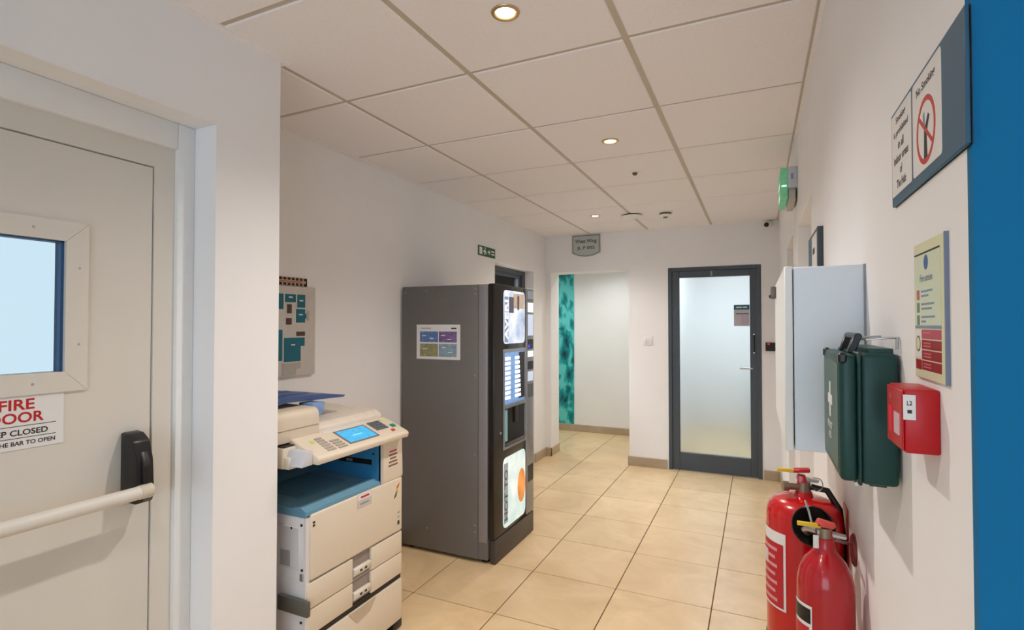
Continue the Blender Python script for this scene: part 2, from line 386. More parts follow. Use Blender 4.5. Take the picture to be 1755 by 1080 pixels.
# its sign
s = thing('door_sign', 'white fire door sign with red and black capital lettering', 'sign', (dx, 0.672, 1.11))
bx('plate', paper_m, s, dx, dx + 0.002, 0.585, 0.786, 1.108, 1.243)
sx = dx + 0.002; R_, U_ = YP, ZP
text('lettering', 'FIRE', (sx, 0.686, 1.2215), R_, U_, 0.072, 0.027, redink_m, s, 0.02)
text('lettering', 'DOOR', (sx, 0.686, 1.1885), R_, U_, 0.112, 0.027, redink_m, s, 0.02)
text('lettering', 'KEEP CLOSED', (sx, 0.686, 1.151), R_, U_, 0.130, 0.015, ink_m, s, 0.02)
text('lettering', 'PUSH THE BAR TO OPEN', (sx, 0.686, 1.124), R_, U_, 0.162, 0.011, ink_m, s, 0.02)
bx('rule', ink_m, s, sx, sx + 0.0006, 0.602, 0.768, 1.1665, 1.168); bx('rule', ink_m, s, sx, sx + 0.0006, 0.602, 0.768, 1.1365, 1.138)

# ------------------------------------------------------------------ glazed side door behind the vending machine
d = thing('door_2', 'dark grey glazed side door recessed behind the vending machine', 'door', (-2.23, 4.61, 0), kind='structure')
B().box(-2.26, -2.20, 4.16, 4.24, 0, 1.975).box(-2.26, -2.20, 4.98, 5.06, 0, 1.975).box(-2.26, -2.20, 4.24, 4.98, 1.93, 1.975).box(-2.26, -2.20, 4.24, 4.98, 0, 0.1).out('frame', dgrey_m, d)
B().box(-2.25, -2.215, 4.24, 4.30, 0.1, 1.93).box(-2.25, -2.215, 4.92, 4.98, 0.1, 1.93).box(-2.25, -2.215, 4.30, 4.92, 1.90, 1.93).box(-2.25, -2.215, 4.30, 4.92, 0.1, 0.2).out('leaf', dgrey_m, d)
bx('glass', skyglass_m, d, -2.236, -2.230, 4.30, 4.92, 0.2, 1.90)

# ------------------------------------------------------------------ glazed back door
d = thing('door_3', 'frosted glass door in an anthracite frame on the end wall', 'door', (-0.38, YB + 0.03, 0), kind='structure')
ya, yb = YB - 0.006, YB + 0.06
B().box(-0.80, -0.765, ya, yb, 0, 1.985, 0.002, 1).box(0.0, 0.035, ya, yb, 0, 1.985, 0.002, 1).box(-0.765, 0.0, ya, yb, 1.95, 1.985, 0.002, 1).out('frame', dgrey_m, d)
ya, yb = YB + 0.004, YB + 0.05
b = B(); b.box(-0.7648, -0.695, ya, yb, 0.008, 1.9498, 0.003, 1); b.box(-0.062, -0.0002, ya, yb, 0.008, 1.9498, 0.003, 1); b.box(-0.695, -0.062, ya, yb, 1.885, 1.9498, 0.003, 1); b.box(-0.695, -0.062, ya, yb, 0.008, 0.175, 0.003, 1)
b.out('leaf', dgrey_m, d)
bx('glass', frost_m, d, -0.700, -0.058, YB + 0.02, YB + 0.028, 0.170, 1.890)
bx('closer_plate', mat('bronze_plate', (150, 138, 120), 0.4, metal=0.5), d, -0.405, -0.388, YB - 0.002, YB + 0.006, 1.895, 1.940)
b = B().tube([(-0.028, YB + 0.004, 1.335), (-0.028, YB - 0.03, 1.335), (-0.028, YB - 0.034, 1.30), (-0.028, YB - 0.034, 1.20), (-0.028, YB - 0.03, 1.165), (-0.028, YB + 0.004, 1.165)], 0.008, 10); b.out('pull_handle', black_m, d, True)
for z in (1.335, 1.165): B().cyl((-0.028, YB - 0.036, z), (-0.028, YB - 0.042, z), 0.007, seg=12).out('bolt_cap', alu_m, d, True)
B().cyl((-0.045, YB + 0.004, 1.017), (-0.045, YB - 0.035, 1.017), 0.007).cyl((-0.040, YB - 0.035, 1.017), (-0.150, YB - 0.035, 1.017), 0.007).out('lever_handle', alu_m, d, True)
s = thing('door_notice', 'small teal headed notice stuck on the frosted glass door', 'notice', (-0.126, YB + 0.018, 1.41))
bx('plate', mat('notice_mauve', (196, 188, 200), 0.5), s, -0.200, -0.064, YB + 0.016, YB + 0.020, 1.412, 1.61)
bx('header', teal_m, s, -0.200, -0.064, YB + 0.0145, YB + 0.016, 1.566, 1.612)
for xa, xb in ((-0.18, -0.13), (-0.122, -0.085)): bx('header_print', paper_m, s, xa, xb, YB + 0.0138, YB + 0.0145, 1.582, 1.594)
bx('slot', ink_m, s, -0.185, -0.070, YB + 0.0148, YB + 0.016, 1.524, 1.531)
bx('insert', mat('notice_insert', (190, 176, 190), 0.5), s, -0.140, -0.075, YB + 0.0148, YB + 0.016, 1.42, 1.52)

# ================================================================== CEILING AND WALL FITTINGS
def downlight(x, y, lab, p=1.0, col=None):
    t = thing('downlight', lab, 'light', (x, y, ZC), 'round recessed ceiling downlights')
    B().lathe([(0.031, 0.004), (0.031, -0.002), (0.034, -0.005), (0.043, -0.004), (0.045, 0.0), (0.045, 0.004)], (x, y, ZC), seg=32).out('bezel', mat('bronzed_bezel', (196, 168, 130), 0.3, metal=0.6), t, True)
    B().lathe([(0, -0.001), (0.025, -0.0015), (0.031, 0.0005)], (x, y, ZC), seg=32).out('lens', glow_m, t, True)
    l = bpy.data.lights.new('bulb', 'SPOT'); l.energy = LAMP_W * p; l.color = col or WARM; l.spot_size = math.radians(CONE); l.spot_blend = BLEND; l.shadow_soft_size = 0.03
    lo = bpy.data.objects.new('bulb', l); C.objects.link(lo); lo.parent = t; lo.location = (0, 0, -0.012); return t
downlight(-0.695, 1.448, 'round warm downlight nearest the viewer, large glowing disc in ceiling', 0.9)
downlight(-0.690, 2.705, 'round warm downlight in the middle of the corridor ceiling', 0.95)
downlight(-1.289, 4.516, 'small warm downlight farthest along the ceiling near the end wall', 1.0)
downlight(-0.695, 0.20, 'warm downlight above the fire door, just behind the top of the picture', 0.35)
downlight(-0.695, -1.20, 'unseen warm downlight added in the lobby ceiling by the window', 0.5)  # unseen lamp added to supply lobby light
downlight(1.30, -0.6, 'unseen warm downlight added in the lobby ceiling on the right', 0.5)  # another lobby lamp out of view, added for its light
downlight(-1.62, 6.15, 'warm downlight in the passage ceiling beyond the opening', 0.7, NEUTRAL)
downlight(-2.75, 6.15, 'warm downlight farther along the passage beside the mural', 0.6, NEUTRAL)
# luminous panels added unseen to light the rooms behind the frosted and side doors
def added_panel_light(x, y, lab, watts):
    t = thing('added_panel_light', lab, 'light', (x, y, ZC))
    bx('tray', white_m, t, x - 0.3, x + 0.3, y - 0.3, y + 0.3, ZC - 0.012, ZC)
    bx('diffuser', mat('panel_diffuser', (240, 246, 255), 0.5, emit=2.0, var=0), t, x - 0.28, x + 0.28, y - 0.28, y + 0.28, ZC - 0.016, ZC - 0.012)
    l = bpy.data.lights.new('panel_glow', 'AREA'); l.shape = 'SQUARE'; l.size = 0.56; l.energy = watts; l.color = (0.88, 0.95, 1.0)
    lo = bpy.data.objects.new('panel_glow', l); C.objects.link(lo); lo.parent = t; lo.location = (0, 0, -0.02)
added_panel_light(-0.2, 6.7, 'unseen ceiling panel added to light the room behind frosted door', 8)
added_panel_light(-2.9, 4.55, 'unseen ceiling panel added to light the room beyond the side door', 16)
s = bx('bookcase', mat('grey_blue_furniture', (120, 140, 160), 0.6), None, 0.0, 0.75, 6.7, 7.2, 0.0, 0.78); tag(s, 'low grey blue cabinet standing behind the frosted glass door', 'cabinet')

t = thing('motion_sensor', 'tiny round ceiling sensor with dark centre between the downlights', 'sensor', (-0.691, 3.322, ZC))
B().lathe([(0, -0.006), (0.03, -0.005), (0.04, 0.0), (0.04, 0.002)], (-0.691, 3.322, ZC)).out('base', white_m, t, True)
B().lathe([(0, -0.022), (0.010, -0.020), (0.016, -0.012), (0.016, -0.004)], (-0.691, 3.322, ZC)).out('lens', mat('sensor_lens', (96, 84, 74), 0.4), t, True)
t = thing('air_diffuser', 'flat round air vent disc hanging just below the far ceiling', 'vent', (-0.99, 4.62, ZC))
B().lathe([(0, -0.020), (0.078, -0.020), (0.092, -0.014), (0.088, -0.010), (0, -0.010)], (-0.99, 4.62, ZC), seg=40).out('disc', white_m, t, True)
B().lathe([(0.064, -0.0085), (0.07, 0.0), (0.06, 0.0), (0.0, -0.0085)], (-0.99, 4.62, ZC), seg=32).out('throat', mat('vent_shadow', (70, 60, 52), 0.6), t, True)
t = thing('smoke_detector', 'white smoke detector with dark band and lower nub on far ceiling', 'detector', (-0.70, 4.60, ZC))
B().lathe([(0, -0.012), (0.056, -0.012), (0.062, -0.004), (0.062, 0)], (-0.70, 4.60, ZC)).out('base', white_m, t, True)
B().lathe([(0.048, -0.028), (0.05, -0.012), (0, -0.012)], (-0.70, 4.60, ZC)).out('chamber', mat('detector_grille', (92, 86, 80), 0.5), t, True)
B().lathe([(0, -0.048), (0.02, -0.046), (0.036, -0.040), (0.05, -0.028), (0, -0.028)], (-0.70, 4.60, ZC)).out('cap', white_m, t, True)
B().lathe([(0, -0.055), (0.018, -0.054), (0.020, -0.046), (0, -0.046)], (-0.70, 4.60, ZC)).out('indicator', mat('detector_nub', (120, 112, 106), 0.5), t, True)
t = thing('security_camera', 'small white security camera with black lens in the far corner', 'camera', (0.095, YB, 2.35))
B().lathe([(0, 0.0), (0.028, 0), (0.028, 0.006), (0.02, 0.012), (0, 0.012)], (0.115, YB, 2.352), YN).out('mount', white_m, t, True)
B().lathe([(0, 0), (0.024, 0.002), (0.030, 0.02), (0.030, 0.06), (0.026, 0.066), (0, 0.066)], (0.115, YB - 0.008, 2.352), (-0.55, -1, -0.25)).out('body', white_m, t, True)
B().lathe([(0, 0.0), (0.022, 0.0), (0.018, 0.014), (0.008, 0.02), (0, 0.021)], Vector((0.115, YB - 0.008, 2.352)) + Vector((-0.55, -1, -0.25)).normalized() * 0.066, (-0.55, -1, -0.25)).out('lens', black_m, t, True)

# hanging-tag sign above the passage opening
t = thing('room_sign', 'pale grey plaque reading West Wing above the passage opening', 'sign', (-1.64, YB, 2.15))
B().prism([(-1.793, 2.375), (-1.793, 2.185), (-1.72, 2.155), (-1.64, 2.147), (-1.56, 2.155), (-1.486, 2.185), (-1.486, 2.375)], 'y', YB - 0.012, YB, 0.003, 1).out('plaque', mat('plaque_frame', (150, 150, 142), 0.4), t)
B().prism([(-1.778, 2.362), (-1.778, 2.195), (-1.715, 2.168), (-1.64, 2.16), (-1.565, 2.168), (-1.501, 2.195), (-1.501, 2.362)], 'y', YB - 0.0135, YB - 0.012).out('face', mat('plaque_face', (186, 192, 190), 0.4), t)
text('lettering', 'West Wing', (-1.64, YB - 0.0135, 2.305), XP, ZP, 0.235, 0.052, mat('plaque_ink', (92, 96, 90), 0.5), t, 0.03)
text('lettering', 'JL P 002', (-1.64, YB - 0.0135, 2.235), XP, ZP, 0.195, 0.042, MATS['plaque_ink'], t, 0.03)
# light switch and reader
t = thing('light_switch', 'white square light switch between opening and glazed door', 'switch', (-0.997, YB, 1.22))
bx('plate', white_m, t, -1.043, -0.951, YB - 0.008, YB, 1.217, 1.310, 0.003)
for x in (-1.022, -0.998, -0.974): bx('rocker', white_m, t, x - 0.009, x + 0.009, YB - 0.013, YB - 0.008, 1.24, 1.287, 0.002)
t = thing('access_reader', 'black card reader with red light beside the glazed door', 'reader', (0.108, YB, 1.18))
bx('case', black_m, t, 0.068, 0.149, YB - 0.02, YB, 1.182, 1.261, 0.005)
bx('indicator', mat('reader_red_light', (230, 40, 50), 0.4, emit=0.6), t, 0.083, 0.103, YB - 0.0215, YB - 0.02, 1.243, 1.252)
# mural
def mural_mat():
    m = bpy.data.materials.new('teal_mural_print'); m.use_nodes = True; nt = m.node_tree; b = nt.nodes['Principled BSDF']
    g = nt.nodes.new('ShaderNodeNewGeometry'); mp = nt.nodes.new('ShaderNodeMapping'); mp.inputs['Scale'].default_value = (5.5, 1, 2.6); mp.inputs['Rotation'].default_value = (0, 0.5, 0)
    nt.links.new(g.outputs['Position'], mp.inputs['Vector'])
    n = nt.nodes.new('ShaderNodeTexNoise'); n.inputs['Scale'].default_value = 1.3; n.inputs['Detail'].default_value = 6; n.inputs['Distortion'].default_value = 3.0
    v = nt.nodes.new('ShaderNodeTexVoronoi'); v.inputs['Scale'].default_value = 1.6; v.distance = 'MANHATTAN'
    nt.links.new(mp.outputs[0], n.inputs['Vector']); nt.links.new(mp.outputs[0], v.inputs['Vector'])
    mx = nt.nodes.new('ShaderNodeMix'); mx.data_type = 'FLOAT'; mx.inputs[0].default_value = 0.45
    nt.links.new(n.outputs['Fac'], mx.inputs[2]); nt.links.new(v.outputs['Distance'], mx.inputs[3])
    r = nt.nodes.new('ShaderNodeValToRGB'); e = r.color_ramp.elements
    e[0].position = 0.30; e[0].color = lin((0, 44, 54)); e[1].position = 0.72; e[1].color = lin((96, 206, 204))
    k = e.new(0.46); k.color = lin((0, 108, 116)); k = e.new(0.60); k.color = lin((0, 154, 158))
    nt.links.new(mx.outputs[0], r.inputs['Fac']); nt.links.new(r.outputs['Color'], b.inputs['Base Color']); b.inputs['Roughness'].default_value = 0.4
    return m
o = bx('wall_mural', mural_mat(), None, -3.3, -2.237, 6.790, 6.800, 0.095, 2.13); tag(o, 'tall teal abstract printed mural panel in the passage', 'mural')

# exit signs
t = thing('exit_sign', 'small green running man exit sign on the left wall', 'sign', (XL, 4.0, 2.0))
y0, y1, z0, z1 = 3.847, 4.159, 2.006, 2.090; xs = XL + 0.004
bx('plate', sgreen_m, t, XL, xs, y0, y1, z0, z1)
bx('doorway', paper_m, t, xs, xs + 0.001, y0 + 0.02, y0 + 0.07, z0 + 0.012, z1 - 0.012)
B().prism([(y0 + .105, z0 + .012), (y0 + .12, z0 + .012), (y0 + .125, z0 + .035), (y0 + .14, z0 + .02), (y0 + .15, z0 + .026), (y0 + .132, z0 + .05), (y0 + .12, z0 + .06), (y0 + .098, z0 + .05), (y0 + .085, z0 + .036), (y0 + .092, z0 + .032), (y0 + .108, z0 + .042)], 'x', xs, xs + 0.001).prism(arc(y0 + .122, z0 + .069, .008, 0, 330, 10), 'x', xs, xs + 0.001).out('running_man', paper_m, t)
B().prism([(y0 + .17, z0 + .034), (y0 + .17, z0 + .05), (y0 + .195, z0 + .05), (y0 + .195, z0 + .066), (y0 + .215, z0 + .042), (y0 + .195, z0 + .018), (y0 + .195, z0 + .034)], 'x', xs, xs + 0.001).out('arrow', paper_m, t)
for z in (z0 + 0.03, z0 + 0.055): bx('print_line', paper_m, t, xs, xs + 0.001, y0 + 0.235, y0 + 0.295, z - 0.006, z + 0.006)
t = thing('illuminated_exit_sign', 'glowing green exit light box high on the right wall', 'sign', (XR, 3.1, 2.05))
bx('housing', mat('exit_housing', (196, 202, 214), 0.4), t, 0.145, XR, 3.0, 3.30, 2.118, 2.225, 0.004)
bx('lower_bracket', mat('exit_bracket', (196, 184, 176), 0.4), t, 0.15, 0.182, 3.02, 3.28, 2.05, 2.118, 0.003)
bx('vent_slot', greyink_m, t, 0.160, 0.172, 2.999, 3.0, 2.16, 2.19)
bx('glow_panel', exitglow_m, t, 0.112, 0.145, 3.0, 3.30, 2.065, 2.222, 0.003)
bx('bright_strip', mat('exit_white_glow', (190, 255, 225), 0.4, emit=1.2), t, 0.118, 0.140, 2.998, 3.0, 2.125, 2.133)
for z in (2.15, 2.09): bx('pictogram', mat('exit_pale', (190, 240, 210), 0.4, emit=0.6), t, 0.1112, 0.112, 3.06, 3.22, z - 0.012, z + 0.012)

# floor plan board on left wall
t = thing('floor_plan_board', 'white floor plan board with teal room blocks above the photocopier', 'sign', (XL, 1.9, 1.17))
bx('board', mat('plan_board', (206, 200, 194), 0.4), t, XL, XL + 0.02, 1.55, 2.055, 1.17, 1.615, 0.003)
xs = XL + 0.02
for (ya, yb, za, zb, m) in ((1.86, 1.925, 1.535, 1.575, teal_m), (1.935, 1.985, 1.51, 1.575, teal_m), (1.928, 1.985, 1.435, 1.503, teal_m), (1.985, 1.993, 1.455, 1.48, teal_m),
                            (1.72, 1.85, 1.50, 1.575, teal_m), (1.855, 1.958, 1.243, 1.36, teal_m), (1.958, 1.983, 1.318, 1.36, teal_m), (1.70, 1.845, 1.25, 1.40, teal_m),
                            (1.872, 1.90, 1.48, 1.525, brown_m), (1.866, 1.90, 1.425, 1.457, brown_m), (1.93, 1.985, 1.368, 1.39, brown_m),
                            (1.845, 1.958, 1.205, 1.236, mat('plan_grey', (178, 172, 164), 0.5)), (1.845, 1.93, 1.176, 1.205, MATS['plan_grey']), (1.996, 2.012, 1.445, 1.495, MATS['plan_grey'])):
    bx('room_block', m, t, xs, xs + 0.0015, ya, yb, za, zb)
for (yc, zc) in ((1.893, 1.56), (1.96, 1.545), (1.957, 1.475), (1.91, 1.325)): bx('room_print', paper_m, t, xs + 0.0015, xs + 0.002, yc - 0.012, yc + 0.012, zc - 0.003, zc + 0.003)
t = thing('strip_sign', 'narrow black and tan patterned strip sign above floor plan board', 'sign', (XL, 1.85, 1.62))
bx('strip', mat('strip_tan', (196, 168, 140), 0.5), t, XL, XL + 0.008, 1.60, 2.008, 1.618, 1.660)
for k in range(16):
    y = 1.605 + k * 0.0255
    for z in (1.652, 1.626): bx('dark_check', black_m, t, XL + 0.008, XL + 0.009, y, y + 0.016, z - 0.006, z + 0.006)
bx('red_line', rose_m, t, XL + 0.008, XL + 0.009, 1.60, 1.975, 1.637, 1.641)
bx('edge_band', ink_m, t, XL + 0.008, XL + 0.009, 2.001, 2.008, 1.618, 1.660)

# ================================================================== VENDING MACHINE
vf = -1.42; vb = -2.085; v0, v1 = 2.80, 3.40
t = thing('vending_machine', 'tall grey hot drinks vending machine with backlit black front', 'vending machine', ((vb + vf) / 2, 3.1, 0))
bx('cabinet', vgrey_m, t, vb, -1.462, v0 + 0.004, v1, 0.022, 1.668, 0.003)
sp = bx('side_panel', vgrey_m, t, vb + 0.004, -1.526, v0 - 0.002, v0 + 0.004, 0.022, 1.662, 0.002)
for x, z in ((-1.898, 1.640), (-1.545, 1.640), (-1.545, 1.61), (-1.545, 1.117), (-1.545, 0.643), (-1.888, 0.15), (-1.545, 0.22), (-1.545, 0.18), (-2.06, 1.63)):
    B().cyl((x, v0 - 0.002, z), (x, v0 - 0.0045, z), 0.006, 0.004, 10).out('rivet', vlite_m, sp, True)
bx('corner_strip', vlite_m, t, -1.522, -1.464, v0 - 0.001, v0 + 0.004, 0.125, 1.665, 0.002)
B().box(-2.0, -1.47, v0 + 0.03, v1 - 0.03, 0.012, 0.022).out('underframe', black_m, t)
for x in (-2.03, -1.50):
    for y in (v0 + 0.05, v1 - 0.05): B().cyl((x, y, 0), (x, y, 0.022), 0.025, seg=14).out('foot', black_m, t, True)
bx('plinth', mat('plinth_grey', (76, 68, 64), 0.4, metal=0.2), t, -1.452, vf + 0.004, v0 + 0.015, v1, 0.004, 0.140, 0.002)
dr = bx('door', gblack_m, t, -1.460, vf, v0 + 0.006, 3.275, 0.145, 1.672, 0.006, 2, label='glossy black front door')
def plate(name, m, y0, y1, z0, z1, r, x0, x1, par): return B().prism(rrect(y0, y1, z0, z1, r), 'x', x0, x1).out(name, m, par)
def backlit(name, cols, emit, par=None):
    m = bpy.data.materials.new(name); m.use_nodes = True; nt = m.node_tree; b = nt.nodes['Principled BSDF']
    tc = nt.nodes.new('ShaderNodeTexCoord'); n = nt.nodes.new('ShaderNodeTexNoise'); n.inputs['Scale'].default_value = 7; n.inputs['Detail'].default_value = 4
    nt.links.new(tc.outputs['Object'], n.inputs['Vector']); r = nt.nodes.new('ShaderNodeValToRGB'); e = r.color_ramp.elements
    e[0].position = 0.35; e[0].color = lin(cols[0]); e[1].position = 0.65; e[1].color = lin(cols[1])
    nt.links.new(n.outputs['Fac'], r.inputs['Fac'])
    for s_ in ('Base Color', 'Emission Color'): nt.links.new(r.outputs['Color'], b.inputs[s_])
    b.inputs['Emission Strength'].default_value = emit * EM; b.inputs['Roughness'].default_value = 0.15; MATS[name] = m; return m
pA = backlit('backlit_cool_print', ((150, 172, 206), (232, 236, 242)), 0.6)
pB = backlit('backlit_mint_print', ((190, 218, 220), (226, 238, 238)), 0.55)
pw = mat('backlit_white_letters', (245, 248, 255), 0.2, emit=0.8, var=0)
pd = mat('backlit_dark_print', (88, 84, 98), 0.2, emit=0.12, var=0.1)
pt = mat('backlit_tan_print', (196, 172, 150), 0.2, emit=0.3, var=0.2, scale=20)
x1 = vf + 0.003
P = plate('top_light_panel', pA, 2.930, 3.255, 1.305, 1.640, 0.03, vf - 0.01, x1, t)
bx('photo_print', pt, P, x1, x1 + 0.0008, 3.07, 3.245, 1.53, 1.625); bx('photo_print', pd, P, x1 + 0.0002, x1 + 0.001, 3.005, 3.075, 1.50, 1.60); bx('photo_print', pd, P, x1 + 0.0008, x1 + 0.0014, 3.13, 3.16, 1.52, 1.61)
bx('letter_band', mat('backlit_band', (130, 148, 178), 0.2, emit=0.3), P, x1, x1 + 0.0006, 2.94, 2.995, 1.315, 1.60)
text('lettering', 'AVERI', (x1 + 0.0006, 2.968, 1.455), (0, 0, 1), YN, 0.25, 0.05, pw, P, 0.03)
# middle window: trim, drink buttons, cup niche
P = B()
fr_o = rrect(2.925, 3.262, 0.652, 1.272, 0.02); 
P.box(vf - 0.004, x1 + 0.003, 2.925, 2.940, 0.652, 1.272).box(vf - 0.004, x1 + 0.003, 3.247, 3.262, 0.652, 1.272).box(vf - 0.004, x1 + 0.003, 2.940, 3.247, 1.252, 1.272).box(vf - 0.004, x1 + 0.003, 2.940, 3.247, 0.652, 0.668)
P = P.out('window_trim', mat('trim_silver', (170, 172, 176), 0.25, metal=0.6), dr)
bx('selection_panel', mat('backlit_blue_panel', (120, 160, 215), 0.2, emit=0.4, var=0.1), dr, vf, x1, 2.940, 3.247, 0.930, 1.252)
bx('selection_dark', mat('selection_brown', (38, 28, 26), 0.3), dr, x1, x1 + 0.0006, 3.155, 3.247, 0.945, 1.245)
for k in range(9):
    z = 0.957 + k * 0.0305
    bx('drink_button', pw, dr, x1, x1 + 0.003, 2.948, 3.025, z, z + 0.021, 0.001, 1)
    bx('drink_button', pw, dr, x1, x1 + 0.003, 3.095, 3.185 - 0.003 * k, z, z + 0.021, 0.001, 1)
bx('niche_shelf', mat('shelf_grey', (130, 140, 148), 0.3, metal=0.4), dr, vf, x1 + 0.012, 2.940, 3.247, 0.905, 0.930, 0.003)
bx('niche_back', mat('niche_black', (16, 13, 12), 0.25), dr, vf, x1 - 0.001, 2.940, 3.247, 0.668, 0.905)
bx('niche_side_light', mat('niche_teal', (120, 170, 176), 0.3, emit=0.15), dr, x1 - 0.001, x1, 2.945, 2.985, 0.70, 0.895)
bx('drip_grille', mat('drip_steel', (96, 92, 96), 0.3, metal=0.5), dr, x1 - 0.001, x1 + 0.006, 2.95, 3.23, 0.672, 0.690, 0.002)
B().cyl((x1 + 0.004, 3.10, 0.80), (x1 + 0.004, 3.10, 0.905), 0.012, 0.015).out('nozzle', mat('nozzle_brown', (60, 44, 38), 0.3), dr, True)
B().cyl((vf, 2.888, 0.765), (vf + 0.004, 2.888, 0.765), 0.008, seg=14).out('lock', alu_m, dr, True)
P = plate('bottom_light_panel', pB, 2.925, 3.262, 0.170, 0.600, 0.04, vf - 0.01, x1, t)
cp = B()
cp.prism([(3.198 + 0.062 * math.cos(a), 0.370 + 0.110 * math.sin(a)) for a in [k * math.pi / 14 for k in range(28)]], 'x', x1, x1 + 0.0008); cp.out('cup_print', mat('backlit_orange_print', (226, 142, 70), 0.2, emit=0.45, var=0.35, scale=6), P)
bx('letter_band', mat('backlit_grey_band', (150, 160, 170), 0.2, emit=0.3), P, x1, x1 + 0.0006, 2.932, 2.990, 0.20, 0.565)
text('lettering', 'HOT TO', (x1 + 0.0006, 2.962, 0.37), (0, 0, 1), YN, 0.31, 0.048, pd, P, 0.03)
# payment column
pc = bx('payment_column', mat('payment_steel', (150, 152, 156), 0.3, metal=0.5), t, -1.460, vf + 0.006, 3.280, v1, 0.145, 1.672, 0.008, 3)
px = vf + 0.006
for (z0, z1, m) in ((1.60, 1.655, mat('payment_top', (170, 184, 204), 0.3)), (1.51, 1.575, pw), (1.35, 1.495, mat('payment_screen', (200, 215, 238), 0.2, emit=0.45)), (1.26, 1.325, black_m), (1.205, 1.245, pw), (1.12, 1.175, black_m), (1.04, 1.105, MATS['payment_screen']), (0.93, 1.02, mat('payment_grey', (96, 98, 102), 0.4)), (0.36, 0.47, black_m)):
    bx('payment_panel', m, pc, px, px + 0.002, 3.298, 3.388, z0, z1)
bx('coin_light', mat('blue_led', (40, 60, 230), 0.3, emit=1.5), pc, px + 0.002, px + 0.003, 3.302, 3.325, 1.268, 1.288)
# notice on its side
s = thing('paper_notice', 'white framed notice with four coloured blocks on grey machine side', 'notice', (-1.81, v0, 1.21))
yq = v0 - 0.002
bx('sheet', paper_m, s, -1.968, -1.649, yq - 0.0032, yq - 0.0002, 1.208, 1.425)
for (xa, xb, za, zb, m) in ((-1.942, -1.808, 1.315, 1.382, mat('print_blue', (92, 124, 176), 0.5, var=0.3, scale=60)), (-1.802, -1.672, 1.315, 1.382, mat('print_violet', (126, 100, 150), 0.5, var=0.35, scale=60)),
                            (-1.942, -1.808, 1.225, 1.305, mat('print_olive', (148, 146, 108), 0.5, var=0.25, scale=60)), (-1.802, -1.672, 1.225, 1.305, mat('print_sky', (138, 164, 180), 0.5, var=0.25, scale=60))):
    bx('colour_block', m, s, xa, xb, yq - 0.0036, yq - 0.003, za, zb)
bx('heading_print', mat('faint_ink', (190, 172, 160), 0.5), s, -1.935, -1.86, yq - 0.0036, yq - 0.003, 1.398, 1.406); bx('heading_print', ink_m, s, -1.712, -1.675, yq - 0.0036, yq - 0.003, 1.397, 1.406)
for (xa, za) in ((-1.925, 1.352), (-1.87, 1.335), (-1.785, 1.355), (-1.74, 1.33), (-1.92, 1.27), (-1.78, 1.28), (-1.735, 1.25)): bx('small_print', paper_m, s, xa, xa + 0.03, yq - 0.004, yq - 0.0036, za, za + 0.006)

# ================================================================== PHOTOCOPIER
cf = -1.53; cb = -2.07; c0, c1 = 1.475, 2.062
t = thing('photocopier', 'large cream office photocopier with blue paper tray and touch screen', 'photocopier', ((cf + cb) / 2, 1.77, 0))
for x in (cf - 0.06, cb + 0.06):
    for y in (c0 + 0.06, c1 - 0.06): B().cyl((x, y - 0.012, 0.02), (x, y + 0.012, 0.02), 0.02, seg=18).out('castor', black_m, t, True)
bx('black_foot', black_m, t, cf - 0.05, cf - 0.004, c1 - 0.06, c1 + 0.005, 0.004, 0.05, 0.004)
bx('lower_cabinet', cream_m, t, cb, cf - 0.012, c0, c1, 0.035, 0.243, 0.004)
bx('body', lcream_m, t, cb, cf - 0.014, c0 + 0.002, c1, 0.246, 0.700, 0.004, label='pale grey side body')
bx('gap_shade_strip', black_m, t, cf - 0.018, cf - 0.006, c0 + 0.008, c1 - 0.006, 0.234, 0.257)  # black strip painting in the shade of the seam under the trays
bx('cabinet_front', cream_m, t, cf - 0.012, cf + 0.002, c0 + 0.006, c1 - 0.003, 0.045, 0.232, 0.005)
B().prism([(1.70, 0.232), (1.87, 0.232), (1.83, 0.19), (1.75, 0.178)], 'x', cf + 0.0015, cf + 0.004).out('cabinet_grip', mat('copier_shade', (198, 180, 158), 0.5), t)
# two paper trays split by a column of handle pockets
for z0, z1 in ((0.256, 0.351), (0.355, 0.452)):
    tr = B().box(cf - 0.014, cf, c0 + 0.006, 1.727, z0, z1, 0.004, 2).box(cf - 0.014, cf, 1.842, c1 - 0.003, z0, z1, 0.004, 2).out('paper_tray', cream_m, t, True)
    bx('pocket', mat('pocket_grey', (150, 138, 130), 0.5), tr, cf - 0.022, cf - 0.013, 1.727, 1.842, z0, z1)
    B().prism([(cf - 0.020, z0 + 0.006), (cf + 0.002, z0 + 0.020), (cf + 0.006, z0 + 0.046), (cf - 0.003, z0 + 0.052), (cf - 0.020, z0 + 0.046)], 'y', 1.732, 1.837, 0.002, 1).out('tray_handle', mat('handle_cream', (222, 212, 198), 0.45), tr, True)
    for y in (1.765, 1.795): bx('size_mark', ink_m, tr, cf + 0.003, cf + 0.0065, y, y + 0.012, z0 + 0.030, z0 + 0.038)
bx('front_door', cream_m, t, cf - 0.014, cf + 0.002, c0 + 0.020, c1 - 0.003, 0.459, 0.708, 0.008, 3)
B().prism([(c0, 0.262), (c0 + 0.019, 0.262), (c0 + 0.019, 0.708), (c0, 0.700)], 'x', cf - 0.014, cf - 0.004).out('corner_post', lcream_m, t)
for z in (0.672, 0.660): bx('door_mark', ink_m, t, cf + 0.0018, cf + 0.0028, c0 + 0.028, c0 + 0.040, z, z + 0.008)
st = bx('sticker', mat('pale_sticker', (206, 196, 186), 0.5), t, cf + 0.0015, cf + 0.003, 1.748, 1.838, 0.648, 0.706, label='small white sticker with a red printed band')
